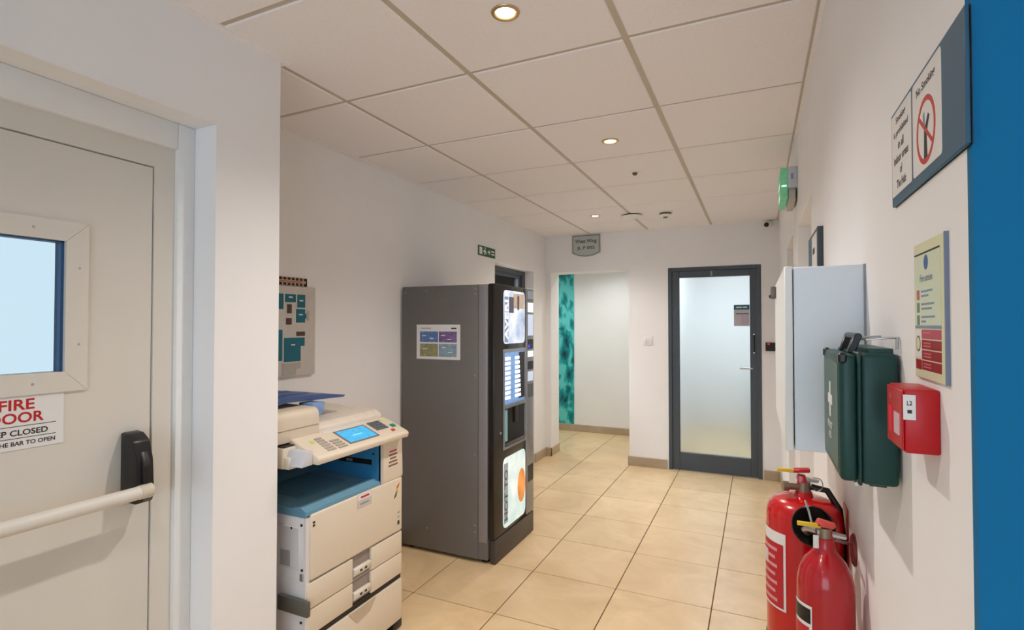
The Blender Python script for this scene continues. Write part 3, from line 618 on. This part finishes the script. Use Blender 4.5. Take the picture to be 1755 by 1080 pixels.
bx('sticker_band', paper_m, st, cf + 0.003, cf + 0.0036, 1.752, 1.834, 0.682, 0.704); bx('sticker_print', redink_m, st, cf + 0.0036, cf + 0.004, 1.768, 1.822, 0.689, 0.697); bx('sticker_print', greyink_m, st, cf + 0.003, cf + 0.0036, 1.765, 1.82, 0.662, 0.668)
for k, col in enumerate(((206, 60, 60), (236, 190, 60), (90, 150, 90), (70, 70, 80))):
    yq = 2.030 - 0.006 * k; zq = 0.672 - 0.014 * k
    B().prism([(yq - 0.018, zq - 0.012), (yq, zq - 0.002), (yq + 0.006, zq + 0.012), (yq - 0.012, zq + 0.002)], 'x', cf + 0.0018, cf + 0.003).out('colour_mark', mat('rainbow_%d' % k, col, 0.4), t)
for z, h in ((0.545, 0.006), (0.525, 0.004), (0.492, 0.018)): bx('front_mark', ink_m if h > 0.01 else greyink_m, t, cf + 0.0018, cf + 0.003, 2.022, 2.036, z, z + h)
# side details
for (xa, xb, za, zb) in ((-1.70, -1.566, 0.50, 0.66), (-1.86, -1.72, 0.47, 0.67)): bx('side_panel', lcream_m, t, xa, xb, c0 - 0.002, c0 + 0.003, za, zb, 0.001, 1)
bx('side_grip', mat('side_grey', (170, 168, 170), 0.5), t, -1.66, -1.61, c0 - 0.004, c0, 0.51, 0.57)
for (x, z) in ((-1.555, 0.672), (-1.605, 0.655), (-1.552, 0.505), (-1.555, 0.31)): B().cyl((x, c0 + 0.001, z), (x, c0 - 0.002, z), 0.005, seg=10).out('side_screw', ink_m, t, True)
bx('side_latch', alu_m, t, -1.560, -1.545, c0 - 0.004, c0 + 0.001, 0.465, 0.492, 0.001, 1)
bx('side_handle', mat('smoked_plastic', (92, 90, 82), 0.35), t, -1.66, -1.505, c0 - 0.018, c0 - 0.001, 0.345, 0.402, 0.004)
# paper output cavity: tray, back and blue inner sides
b = B(); b.prism([(cb + 0.05, 0.700), (cf - 0.004, 0.700), (cf - 0.004, 0.722), (cf - 0.03, 0.735), (cf - 0.08, 0.728), (cb + 0.20, 0.745), (cb + 0.05, 0.79)], 'y', c0, 1.902); tray = b.out('output_tray', mat('tray_blue', (104, 152, 178), 0.4), t, label='blue paper output tray')
B().prism([(cb + 0.16, 0.745), (cf - 0.13, 0.734), (cf - 0.13, 0.7365), (cb + 0.16, 0.7485)], 'y', 1.56, 1.82).out('tray_pad', mat('tray_pad_blue', (84, 132, 162), 0.4), tray)
bx('cavity_back', mat('cavity_blue', (40, 100, 140), 0.45), t, cb, cb + 0.05, c0, 1.902, 0.700, 0.905)
cs = bx('cavity_side', mat('cavity_side_blue', (50, 122, 170), 0.4), t, cb + 0.05, cf - 0.012, 1.895, 1.905, 0.700, 0.905)
for z0, z1, xa, xb in ((0.795, 0.818, -1.92, -1.575), (0.868, 0.880, -1.80, -1.585)): bx('paper_slot', black_m, cs, xa, xb, 1.8935, 1.896, z0, z1)
for xa in (-1.80, -1.72): bx('slot_roller', mat('roller_grey', (120, 120, 120), 0.4), cs, xa, xa + 0.035, 1.892, 1.894, 0.800, 0.812)
B().cyl((-1.565, 1.896, 0.845), (-1.565, 1.893, 0.845), 0.005, seg=10).out('side_button', black_m, cs, True)
cl = B().prism([(c1, 0.708), (c1 + 0.003, 0.72), (c1 - 0.004, 0.905), (1.905, 0.905), (1.905, 0.708)], 'x', cb, cf, 0.004, 2).out('right_column', cream_m, t, True)
for k, (w, m) in enumerate(((0.052, rose_m), (0.060, ink_m), (0.044, ink_m), (0.060, ink_m), (0.068, ink_m))):
    z = 0.838 - k * 0.016; bx('column_print', mat('soft_brown_ink', (140, 100, 90), 0.6) if k else rose_m, cl, cf, cf + 0.0008, 1.99 - w / 2, 1.99 + w / 2, z, z + 0.008)
bx('column_post', mat('post_grey', (196, 190, 188), 0.5), t, cf - 0.014, cf + 0.001, 1.905, 1.922, 0.708, 0.905, 0.002, 1)
# scanner bed, control panel
bx('scanner', cream_m, t, cb, -1.60, 1.425, c1 - 0.01, 0.885, 0.965, 0.008, 2)
bx('scanner_step', cream_m, t, -1.66, -1.575, 1.43, 1.52, 0.885, 0.930, 0.006)
bx('platen_seam', ink_m, t, cb + 0.01, -1.602, 1.43, c1 - 0.014, 0.9645, 0.9675)
# tilted control panel: profile in x-z, extruded along y
pr = [(-1.485, 0.900), (-1.480, 0.922), (-1.49, 0.931), (-1.625, 0.985), (-1.64, 0.975), (-1.64, 0.905)]
cpn = B().prism(pr, 'y', 1.485, 2.045, 0.005, 2).out('control_panel', cream_m, t, True)
pn = Vector((-0.135, 0, 0.054)).normalized(); nn = Vector((0.054, 0, 0.135)).normalized()
def onpanel(name, m, y0, y1, s0, s1, h, par, bev=0):
    b = B(); tmp = bmesh.new(); bmesh.ops.create_cube(tmp, size=1); o0 = Vector((-1.49, 0, 0.931))
    for v in tmp.verts: v.co = o0 + pn * ((s0 + s1) / 2 + v.co.x * (s1 - s0)) + Vector((0, (y0 + y1) / 2 + v.co.y * (y1 - y0), 0)) + nn * (h * (v.co.z + 0.5) - 0.0005)
    b._merge(tmp, bev); return b.out(name, m, par)
sb = onpanel('screen_bezel', mat('bezel_grey', (120, 118, 120), 0.4), 1.682, 1.868, 0.018, 0.122, 0.002, cpn)
onpanel('screen', lcd_m, 1.692, 1.858, 0.026, 0.114, 0.003, cpn)
onpanel('screen_print', mat('lcd_pale', (130, 210, 240), 0.3, emit=0.5), 1.745, 1.80, 0.062, 0.070, 0.0034, cpn)
for k in range(6): onpanel('button', mat('button_grey', (176, 166, 156), 0.5), 1.556 + 0.002 * k, 1.60, 0.014 + k * 0.017, 0.024 + k * 0.017, 0.004, cpn)
for k in range(4): onpanel('button', MATS['button_grey'], 1.615, 1.662, 0.012 + k * 0.017, 0.022 + k * 0.017, 0.004, cpn)
onpanel('green_key', mat('key_lime', (196, 216, 110), 0.4), 1.535, 1.550, 0.085, 0.10, 0.004, cpn)
for i in range(4):
    for j in range(4): onpanel('number_key', mat('keypad_grey', (104, 108, 118), 0.4), 1.892 + i * 0.02, 1.908 + i * 0.02, 0.055 + j * 0.018, 0.068 + j * 0.018, 0.005, cpn)
onpanel('start_key', mat('key_green', (30, 140, 110), 0.4), 1.995, 2.020, 0.050, 0.072, 0.005, cpn); onpanel('stop_key', mat('key_red', (206, 74, 64), 0.4), 1.962, 1.980, 0.022, 0.036, 0.005, cpn); onpanel('yellow_key', mat('key_pale', (220, 222, 160), 0.4), 1.985, 2.015, 0.115, 0.13, 0.004, cpn)
B().prism([(1.43, 0.90), (1.485, 0.90), (1.485, 0.955), (1.455, 0.955)], 'x', -1.62, -1.51, 0.004, 2).out('panel_end', mat('panel_end_grey', (206, 206, 212), 0.45), cpn, True)
# document feeder
ad = B().prism([(-1.625, 0.972)] + arc(-1.655, 1.060, 0.03, 0, 90, 5) + [(-2.02, 1.095), (-2.04, 0.972)], 'y', 1.40, 1.632, 0.006, 2).out('document_feeder', cream_m, t, True)
bx('feeder_seam', mat('seam_brown', (150, 130, 112), 0.6), ad, -1.6245, -1.6235, 1.41, 1.625, 1.020, 1.022)
B().prism([(-1.63, 0.972), (-1.63, 1.0), (-1.66, 1.018), (-2.03, 1.035), (-2.04, 0.972)], 'y', 1.632, 2.03, 0.004, 2).out('platen_cover', mat('cover_cream', (228, 216, 200), 0.45), t, True)
bx('cover_lip', lcream_m, t, -1.632, -1.612, 1.64, 1.90, 0.972, 0.985, 0.003)
B().prism([(1.42, 1.098), (1.54, 1.112), (1.855, 1.098), (1.865, 1.106), (1.72, 1.128), (1.56, 1.134), (1.42, 1.128)], 'x', -1.96, -1.70, 0.003, 1).out('feeder_tray', dblue_m, t, label='navy blue document tray')
for x in (-1.90, -1.79): B().prism([(1.44, 1.130), (1.56, 1.135), (1.70, 1.129), (1.70, 1.133), (1.56, 1.140), (1.44, 1.135)], 'x', x, x + 0.025).out('paper_guide', mat('guide_blue', (96, 116, 160), 0.4), t)
B().prism([(1.632, 1.045), (1.665, 1.035), (1.69, 1.06), (1.70, 1.10), (1.63, 1.10)], 'x', -1.74, -1.66, 0.004, 2).out('tray_bracket', mat('bracket_blue', (130, 160, 205), 0.4), t, True)

# ================================================================== RIGHT WALL EQUIPMENT
# no smoking board
t = thing('no_smoking_sign', 'slate blue wall board with white panels and a red no smoking symbol', 'sign', (XR, 0.754, 1.59))
bx('board', signblue_m, t, 0.176, 0.188, 0.603, 0.906, 1.588, 1.716, 0.001, 1)
bx('backing', black_m, t, 0.188, XR, 0.600, 0.903, 1.587, 1.714)
xs = 0.176; xf = xs - 0.001; rw = YN
p1 = B().prism(rrect(0.796, 0.902, 1.600, 1.712, 0.003, 2), 'x', xf, xs).out('text_panel', paper_m, t)
p2 = B().prism(rrect(0.674, 0.789, 1.600, 1.712, 0.005, 3), 'x', xf, xs).out('symbol_panel', paper_m, t)
for k, (s_, w) in enumerate((('Smoking', 0.052), ('is prohibited', 0.078), ('in all', 0.030), ('indoor areas', 0.078), ('of', 0.012), ('The Hub', 0.050))):
    text('lettering', s_, (xf, 0.850, 1.699 - k * 0.0172), rw, ZP, w, 0.0115, ink_m, p1, 0.02)
text('lettering', 'No Smoking', (xf, 0.733, 1.695), rw, ZP, 0.076, 0.0125, ink_m, p2, 0.02)
ring = bmesh.new; b = B(); yc, zc = 0.733, 1.643
for k in range(32):
    a, a2 = 2 * math.pi * k / 32, 2 * math.pi * (k + 1) / 32
    b.prism([(yc + r * math.cos(q), zc + r * math.sin(q)) for r, q in ((0.038, a), (0.038, a2), (0.032, a2), (0.032, a))], 'x', xf - 0.0008, xf)
b.prism([(yc + 0.028, zc + 0.018), (yc + 0.025, zc + 0.022), (yc - 0.028, zc - 0.018), (yc - 0.025, zc - 0.022)], 'x', xf - 0.0009, xf)
b.out('prohibition_ring', mat('sign_red', (200, 40, 44), 0.4), p2)
b = B().prism([(yc + 0.008, zc - 0.032), (yc - 0.006, zc - 0.032), (yc - 0.004, zc - 0.004), (yc - 0.016, zc + 0.012), (yc - 0.010, zc + 0.016), (yc + 0.006, zc + 0.0)], 'x', xf - 0.0005, xf); b.out('cigarette_symbol', ink_m, p2)
b = B().prism([(yc + 0.010, zc + 0.004), (yc + 0.002, zc + 0.006), (yc + 0.004, zc + 0.022), (yc + 0.010, zc + 0.020)], 'x', xf - 0.0005, xf); b.out('smoke_symbol', greyink_m, p2)
fit_to(t, {0: (0.176, 0.19, 0.1855, 0.19), 1: (0.603, 0.906, 0.6475, 0.957), 2: (1.588, 1.716, 1.600, 1.737)})
# fire action notice
t = thing('fire_action_notice', 'cream fire action notice with dark red lower rows', 'notice', (XR, 0.75, 1.36))
bx('board', notice_m, t, 0.184, XR, 0.685, 0.815, 1.358, 1.524, 0.001, 1)
bx('edge_strip', mat('edge_blue_grey', (120, 132, 156), 0.4), t, 0.1835, XR, 0.6825, 0.6855, 1.358, 1.524)
xs = 0.184; xf = xs - 0.0006
bx('top_field', notice2_m, t, xf, xs, 0.698, 0.810, 1.422, 1.510); bx('top_rule', ink_m, t, xf - 0.0003, xf, 0.700, 0.810, 1.509, 1.511); bx('field_rule', greyink_m, t, xf - 0.0003, xf, 0.698, 0.810, 1.419, 1.4225)
B().prism(arc(0.757, 1.498, 0.009, 0, 345, 16), 'x', xf - 0.0004, xf).out('emblem', sblue_m, t)
text('lettering', 'Fire action', (xf, 0.757, 1.480), rw, ZP, 0.054, 0.009, greyink_m, t, 0.01)
for k, m in enumerate((redink_m, sgreen_m, sgreen_m)):
    z = 1.464 - k * 0.0155
    bx('pictogram', mat('soft_red', (186, 96, 96), 0.5) if k == 0 else mat('soft_green', (110, 140, 112), 0.5), t, xf - 0.0004, xf, 0.788, 0.800, z - 0.010, z + 0.002)
    for q, w in enumerate(((0.05, 0.032), (0.056, 0.046), (0.058, 0.02))[k]): bx('print_line', greyink_m, t, xf - 0.0003, xf, 0.780 - w, 0.780, z - 0.0015 - q * 0.0055, z + 0.001 - q * 0.0055)
for k, m in enumerate((rose_m, wine_m, wine_m, wine_m)):
    z1 = 1.4175 - k * 0.0125
    r_ = bx('red_row', m, t, xf, xs, 0.699, 0.780, z1 - 0.011, z1)
    for q in range(1 if k == 0 else 2): bx('row_print', mat('pink_ink', (206, 120, 126), 0.5), r_, xf - 0.0003, xf, 0.740, 0.772, z1 - 0.0045 - q * 0.0035, z1 - 0.003 - q * 0.0035)
bx('side_cell', paper_m, t, xf, xs, 0.783, 0.809, 1.383, 1.4175)
B().prism([(0.796 + 0.010 * math.cos(k * math.pi / 10), 1.400 + 0.010 * math.sin(k * math.pi / 10)) for k in range(20)], 'x', xf - 0.0003, xf).out('prohibition_disc', mat('disc_brown', (120, 96, 62), 0.5), t)
B().prism([(0.796 + 0.0075 * math.cos(k * math.pi / 10), 1.400 + 0.0075 * math.sin(k * math.pi / 10)) for k in range(20)], 'x', xf - 0.0005, xf - 0.0002).out('disc_centre', notice_m, t)
bx('red_cell', wine_m, t, xf, xs, 0.783, 0.809, 1.3685, 1.3805)
fit_to(t, {0: (0.184, 0.19, 0.1862, 0.19), 1: (0.685, 0.815, 0.7225, 0.845), 2: (1.358, 1.524, 1.358, 1.527)})
# call point
t = thing('fire_call_point', 'red fire alarm call point box below the notice', 'alarm', (XR, 0.795, 1.274))
bx('case', redp_m, t, 0.156, XR, 0.757, 0.838, 1.274, 1.349, 0.0025, 2)
bx('front_plate', redp_m, t, 0.1535, 0.156, 0.759, 0.836, 1.276, 1.347, 0.001, 1)
xf = 0.1535
bx('glass', mat('callpoint_glass', (232, 196, 204), 0.2), t, xf - 0.0008, xf, 0.770, 0.796, 1.292, 1.318); bx('glow_strip', mat('callpoint_pink', (236, 40, 64), 0.3), t, xf - 0.0008, xf, 0.806, 0.824, 1.290, 1.322)
B().prism(arc(0.812, 1.334, 0.004, 0, 340, 12), 'x', xf - 0.0008, xf).out('key_mark', mat('key_grey', (176, 90, 96), 0.4), t)
lb = B().box(0.1545, 0.1665, 0.7562, 0.757, 1.3135, 1.3425).out('label_sticker', paper_m, t, label='white side sticker with dark characters')
text('lettering', 'L2', (0.1605, 0.7562, 1.333), XP, ZP, 0.005, 0.0055, ink_m, lb, 0.02, 0.0003); bx('sticker_mark', ink_m, lb, 0.1585, 0.1627, 0.7558, 0.7562, 1.321, 1.325)
# first aid box
t = thing('first_aid_box', 'dark green first aid case with a white cross and black handle', 'first aid box', (0.15, 1.03, 1.18))
y0, y1 = 0.932, 1.140
bx('base_shell', green_m, t, 0.1385, 0.186, y0, y1, 1.187, 1.382, 0.007, 3); bx('lid_shell', green_m, t, 0.112, 0.1355, y0 + 0.002, y1 - 0.002, 1.189, 1.380, 0.007, 3)
bx('seam_rim', mat('seam_green', (10, 52, 48), 0.4), t, 0.1345, 0.1400, y0 - 0.0015, y1 + 0.0015, 1.1855, 1.3835, 0.002, 1)
bx('front_panel', lgreen_m, t, 0.1108, 0.1125, y0 + 0.016, y1 - 0.016, 1.203, 1.366, 0.001, 1)
for (ya, yb) in ((y0 - 0.0005, y0 + 0.014), (y1 - 0.014, y1 + 0.0005)): bx('corner_guard', black_m, t, 0.1105, 0.122, ya, yb, 1.366, 1.3822, 0.003, 1)
xf = 0.1108; yc, zc = 1.037, 1.300
B().box(xf - 0.0006, xf, yc - 0.007, yc + 0.007, zc - 0.029, zc + 0.029).box(xf - 0.0006, xf, yc - 0.026, yc - 0.007, zc - 0.008, zc + 0.008).box(xf - 0.0006, xf, yc + 0.007, yc + 0.026, zc - 0.008, zc + 0.008).out('white_cross', paper_m, t)
text('lettering', 'FIRST', (xf, yc, 1.257), rw, ZP, 0.060, 0.012, paper_m, t, 0.02); text('lettering', 'AID', (xf, yc, 1.241), rw, ZP, 0.034, 0.012, paper_m, t, 0.02)
for yq in (0.985, 1.075): B().prism([(0.128, 1.380), (0.139, 1.380), (0.148, 1.404), (0.138, 1.408)], 'y', yq - 0.006, yq + 0.006, 0.0015, 1).out('handle_arm', black_m, t, True)
B().cyl((0.143, 0.978, 1.406), (0.143, 1.082, 1.406), 0.0055, seg=12).out('handle_grip', black_m, t, True)
for yq in (0.955, 1.115): bx('hinge_foot', green_m, t, 0.15, 0.172, yq - 0.012, yq + 0.012, 1.1835, 1.1875, 0.001, 1)
B().cyl((0.1365, y0 + 0.03, 1.180), (0.1365, y0 + 0.045, 1.180), 0.003, seg=10).out('latch', alu_m, t, True)
B().prism([(0.150, 1.380), (0.182, 1.380), (0.182, 1.389), (0.150, 1.389)], 'y', y0 + 0.012, y1 - 0.012, 0.001, 1).out('top_rib', green_m, t)
s = B().tube([(0.19, 0.945, 1.405), (0.176, 0.945, 1.405), (0.150, 0.950, 1.402), (0.146, 1.06, 1.402), (0.19, 1.075, 1.405)], 0.0016, 8).tube([(0.186, 0.940, 1.405), (0.186, 0.940, 1.388)], 0.0022, 8).out('wall_hook', alu_m, None, True)
tag(s, 'bent chrome wire wall hook above the green first aid case', 'hook')
# white wall cabinet
t = thing('wall_cabinet', 'white metal wall cabinet hung beyond the first aid case', 'cabinet', (0.12, 1.5, 1.17))
bx('body', mat('cabinet_white', (226, 234, 242), 0.35, var=0.01), t, 0.067, XR, 1.205, 1.80, 1.172, 1.541, 0.002, 1)
dd = bx('door', white_m, t, 0.050, 0.065, 1.203, 1.802, 1.170, 1.543, 0.002, 1)
kb = bx('latch', mat('latch_grey', (110, 106, 100), 0.4, metal=0.4), dd, 0.036, 0.050, 1.70, 1.745, 1.500, 1.535, 0.003, 2)
bx('latch_cap', black_m, dd, 0.032, 0.0365, 1.705, 1.74, 1.503, 1.511, 0.001, 1)
bx('edge_trim', mat('cabinet_edge_grey', (150, 156, 166), 0.4), t, 0.186, XR, 1.2035, 1.206, 1.172, 1.542)
# small framed sign beyond the cabinet
t = thing('framed_sign', 'small dark framed sign on right wall above the white cabinet', 'sign', (XR, 2.06, 1.45))
bx('board', mat('dark_slate', (58, 66, 72), 0.4), t, 0.174, XR, 1.905, 2.22, 1.44, 1.735, 0.001, 1)
bx('face', signblue_m, t, 0.173, 0.174, 2.09, 2.212, 1.45, 1.728); bx('insert', paper_m, t, 0.173, 0.174, 1.93, 2.085, 1.45, 1.722); bx('mark', ink_m, t, 0.1725, 0.173, 1.99, 2.05, 1.66, 1.68)
# fire extinguishers
def band(prof_r, z0, z1, a0, a1, c, th=0.0008, seg=14):
    return B().lathe([(prof_r + th, z0), (prof_r + th, z1)], (c[0], c[1], 0), seg=seg, a0=math.radians(a0), a1=math.radians(a1))
ex, ey, er = 0.1005, 1.49, 0.084
t = thing('fire_extinguisher', 'wide red fire extinguisher behind, white bordered label and black base', 'extinguisher', (ex, ey, 0.60), 'fire extinguishers on the right wall')
zb = 0.615; zt = 1.003
B().lathe([(0, zb + 0.04), (er, zb + 0.04), (er, zt - 0.052), (er * 0.985, zt - 0.038), (er * 0.92, zt - 0.022), (er * 0.78, zt - 0.010), (er * 0.55, zt - 0.003), (0.022, zt), (0.018, zt + 0.012), (0, zt + 0.012)], (ex, ey, 0), seg=48).out('cylinder', red_m, t, True)
B().lathe([(0, zb), (er * 0.97, zb), (er * 1.02, zb + 0.006), (er * 1.02, zb + 0.045), (er * 0.99, zb + 0.05), (0, zb + 0.05)], (ex, ey, 0), seg=48).out('base_ring', mat('base_dark', (48, 44, 42), 0.5), t, True)
lb = band(er, 0.742, 0.925, -208, -121, (ex, ey)).out('label_sticker', paper_m, t, True)
band(er, 0.747, 0.898, -208, -125, (ex, ey), 0.0014).out('label_field', mat('label_red', (190, 30, 44), 0.4), lb, True)
for k in range(7): band(er, 0.758 + k * 0.020, 0.766 + k * 0.020, -196, -136 - 4 * (k % 2), (ex, ey), 0.0019).out('label_print', mat('label_pink', (222, 150, 156), 0.5), lb, True)
band(er, 0.838, 0.872, -196, -158, (ex, ey), 0.0022).out('label_cell', mat('label_pale', (226, 200, 200), 0.5), lb, True)
B().cyl((ex, ey, zt + 0.005), (ex, ey, zt + 0.034), 0.017, 0.015, 16).out('valve', mat('valve_brass', (150, 130, 110), 0.35, metal=0.7), t, True)
B().prism([(ex - 0.012, zt + 0.002), (ex + 0.016, zt + 0.002), (ex + 0.004, zt + 0.052), (ex - 0.014, zt + 0.052)], 'y', ey - 0.011, ey + 0.011, 0.003, 2).out('valve_neck', red_m, t, True)
B().prism([(ex - 0.022, zt + 0.056), (ex + 0.014, zt + 0.060), (ex + 0.014, zt + 0.068), (ex - 0.022, zt + 0.064)], 'y', ey - 0.012, ey + 0.012, 0.002, 1).out('lever', redp_m, t, True)
B().prism([(ex - 0.016, zt + 0.040), (ex + 0.030, zt + 0.036), (ex + 0.034, zt + 0.042), (ex - 0.016, zt + 0.048)], 'y', ey - 0.009, ey + 0.009, 0.001, 1).out('carry_handle', alu_m, t, True)
bx('safety_tag', yellow_m, t, ex - 0.058, ex - 0.010, ey - 0.010, ey - 0.003, zt + 0.056, zt + 0.064, 0.001, 1)
B().tube([(ex + 0.020, ey - 0.01, zt + 0.050)] + [(ex + 0.028 + 0.012 * math.cos(a), ey - 0.012, zt + 0.034 + 0.016 * math.sin(a)) for a in [1.8 - k * 0.45 for k in range(10)]], 0.0012, 6).out('pin_ring', alu_m, t, True)
B().lathe([(0, 0), (0.008, 0), (0.008, 0.022), (0, 0.022)], (ex - 0.012, ey - 0.006, zt + 0.022), (-1, -0.2, 0), 14).lathe([(0, 0.022), (0.012, 0.022), (0.012, 0.034), (0, 0.034)], (ex - 0.012, ey - 0.006, zt + 0.022), (-1, -0.2, 0), 14).out('gauge', MATS['valve_brass'], t, True)
B().tube([(ex + 0.016, ey, zt + 0.024), (ex + 0.050, ey - 0.004, zt + 0.020), (ex + 0.074, ey - 0.01, zt - 0.02), (ex + 0.080, ey - 0.016, zt - 0.09), (ex + 0.080, ey - 0.018, zt - 0.25)], 0.0075, 10).out('hose', black_m, t, True)
ex2, ey2, r2 = 0.121, 1.245, 0.0515
t = thing('fire_extinguisher', 'slim dark red fire extinguisher in front with round shoulders and black horn', 'extinguisher', (ex2, ey2, 0.45), 'fire extinguishers on the right wall')
zs = 0.892
B().lathe([(0, 0.46), (r2 * 0.9, 0.46), (r2, 0.475), (r2, zs), (r2 * 0.985, zs + 0.016), (r2 * 0.90, zs + 0.036), (r2 * 0.72, zs + 0.056), (r2 * 0.50, zs + 0.070), (0.020, zs + 0.078), (0.017, zs + 0.090), (0.0165, zs + 0.102), (0, zs + 0.102)], (ex2, ey2, 0), seg=48).out('cylinder', darkred_m, t, True)
lb = band(r2, 0.60, 0.868, -196, -122, (ex2, ey2)).out('label_sticker', paper_m, t, True)
band(r2, 0.833, 0.862, -194, -125, (ex2, ey2), 0.0014).out('label_header', black_m, lb, True); band(r2, 0.61, 0.826, -194, -128, (ex2, ey2), 0.0014).out('label_field', MATS['label_red'], lb, True)
B().cyl((ex2, ey2, zs + 0.098), (ex2, ey2, zs + 0.122), 0.014, 0.013, 16).out('valve', MATS['valve_brass'], t, True)
B().prism([(ex2 + 0.002, zs + 0.060), (ex2 + 0.022, zs + 0.060), (ex2 + 0.012, zs + 0.118), (ex2 - 0.008, zs + 0.118)], 'y', ey2 - 0.009, ey2 + 0.009, 0.003, 2).out('valve_neck', redp_m, t, True)
B().prism([(ex2 - 0.018, zs + 0.124), (ex2 + 0.014, zs + 0.122), (ex2 + 0.020, zs + 0.130), (ex2 - 0.012, zs + 0.137)], 'y', ey2 - 0.012, ey2 + 0.012, 0.003, 2).out('lever', mat('lever_coral', (214, 74, 66), 0.4), t, True)
B().prism([(ex2 - 0.014, zs + 0.108), (ex2 + 0.036, zs + 0.104), (ex2 + 0.038, zs + 0.110), (ex2 - 0.014, zs + 0.117)], 'y', ey2 - 0.008, ey2 + 0.008, 0.001, 1).out('carry_handle', alu_m, t, True)
bx('safety_tag', yellow_m, t, ex2 - 0.050, ex2 - 0.008, ey2 - 0.012, ey2 - 0.005, zs + 0.122, zs + 0.130, 0.001, 1)
B().tube([(ex2 - 0.022, ey2 - 0.009, zs + 0.122), (ex2 - 0.028, ey2 + 0.0, zs + 0.150), (ex2 - 0.033, ey2 + 0.02, zs + 0.165)], 0.0022, 8).out('horn_arm', alu_m, t, True)
hc = Vector((0.107, 1.330, 0.984)); ha = Vector((-0.30, -1.0, 0.30)).normalized()
B().lathe([(0.010, -0.060), (0.016, -0.050), (0.036, -0.014), (0.043, 0.0), (0.0405, 0.0015), (0.034, -0.010), (0.013, -0.046), (0.0, -0.05)], hc, ha, 36).out('discharge_horn', gblack_m, t, True, label='black flared discharge horn')
B().tube([(ex2 - 0.014, ey2, zs + 0.112), (ex2 - 0.028, ey2 + 0.02, zs + 0.108), Vector((0.088, 1.30, 0.985)), Vector((0.098, 1.352, 0.960)), hc - ha * 0.056], 0.006, 8).out('swivel_pipe', alu_m, t, True)
bx('hang_tag', paper_m, t, ex2 - 0.022, ex2 - 0.012, ey2 - 0.014, ey2 - 0.0125, zs + 0.082, zs + 0.108)
# wall bracket
t = thing('wall_bracket', 'round maroon wall plate with metal rod behind the front extinguisher', 'bracket', (XR, 1.37, 0.93))
B().lathe([(0, 0), (0.034, 0), (0.034, 0.003), (0.030, 0.006), (0, 0.006)], (XR, 1.37, 0.932), XN, 32).out('wall_plate', mat('plate_maroon', (120, 52, 58), 0.4), t, True)
B().tube([(XR - 0.004, 1.37, 0.945), (0.165, 1.34, 0.955), (0.150, 1.29, 0.975), (0.140, 1.262, 0.985)], 0.003, 8).out('rod', alu_m, t, True)
s = B().box(0.1872, XR, 1.455, 1.525, 0.80, 0.99, 0.0008, 1).out('hanging_bracket', redp_m, None, True); tag(s, 'red wall bracket plate behind the wide extinguisher', 'bracket')
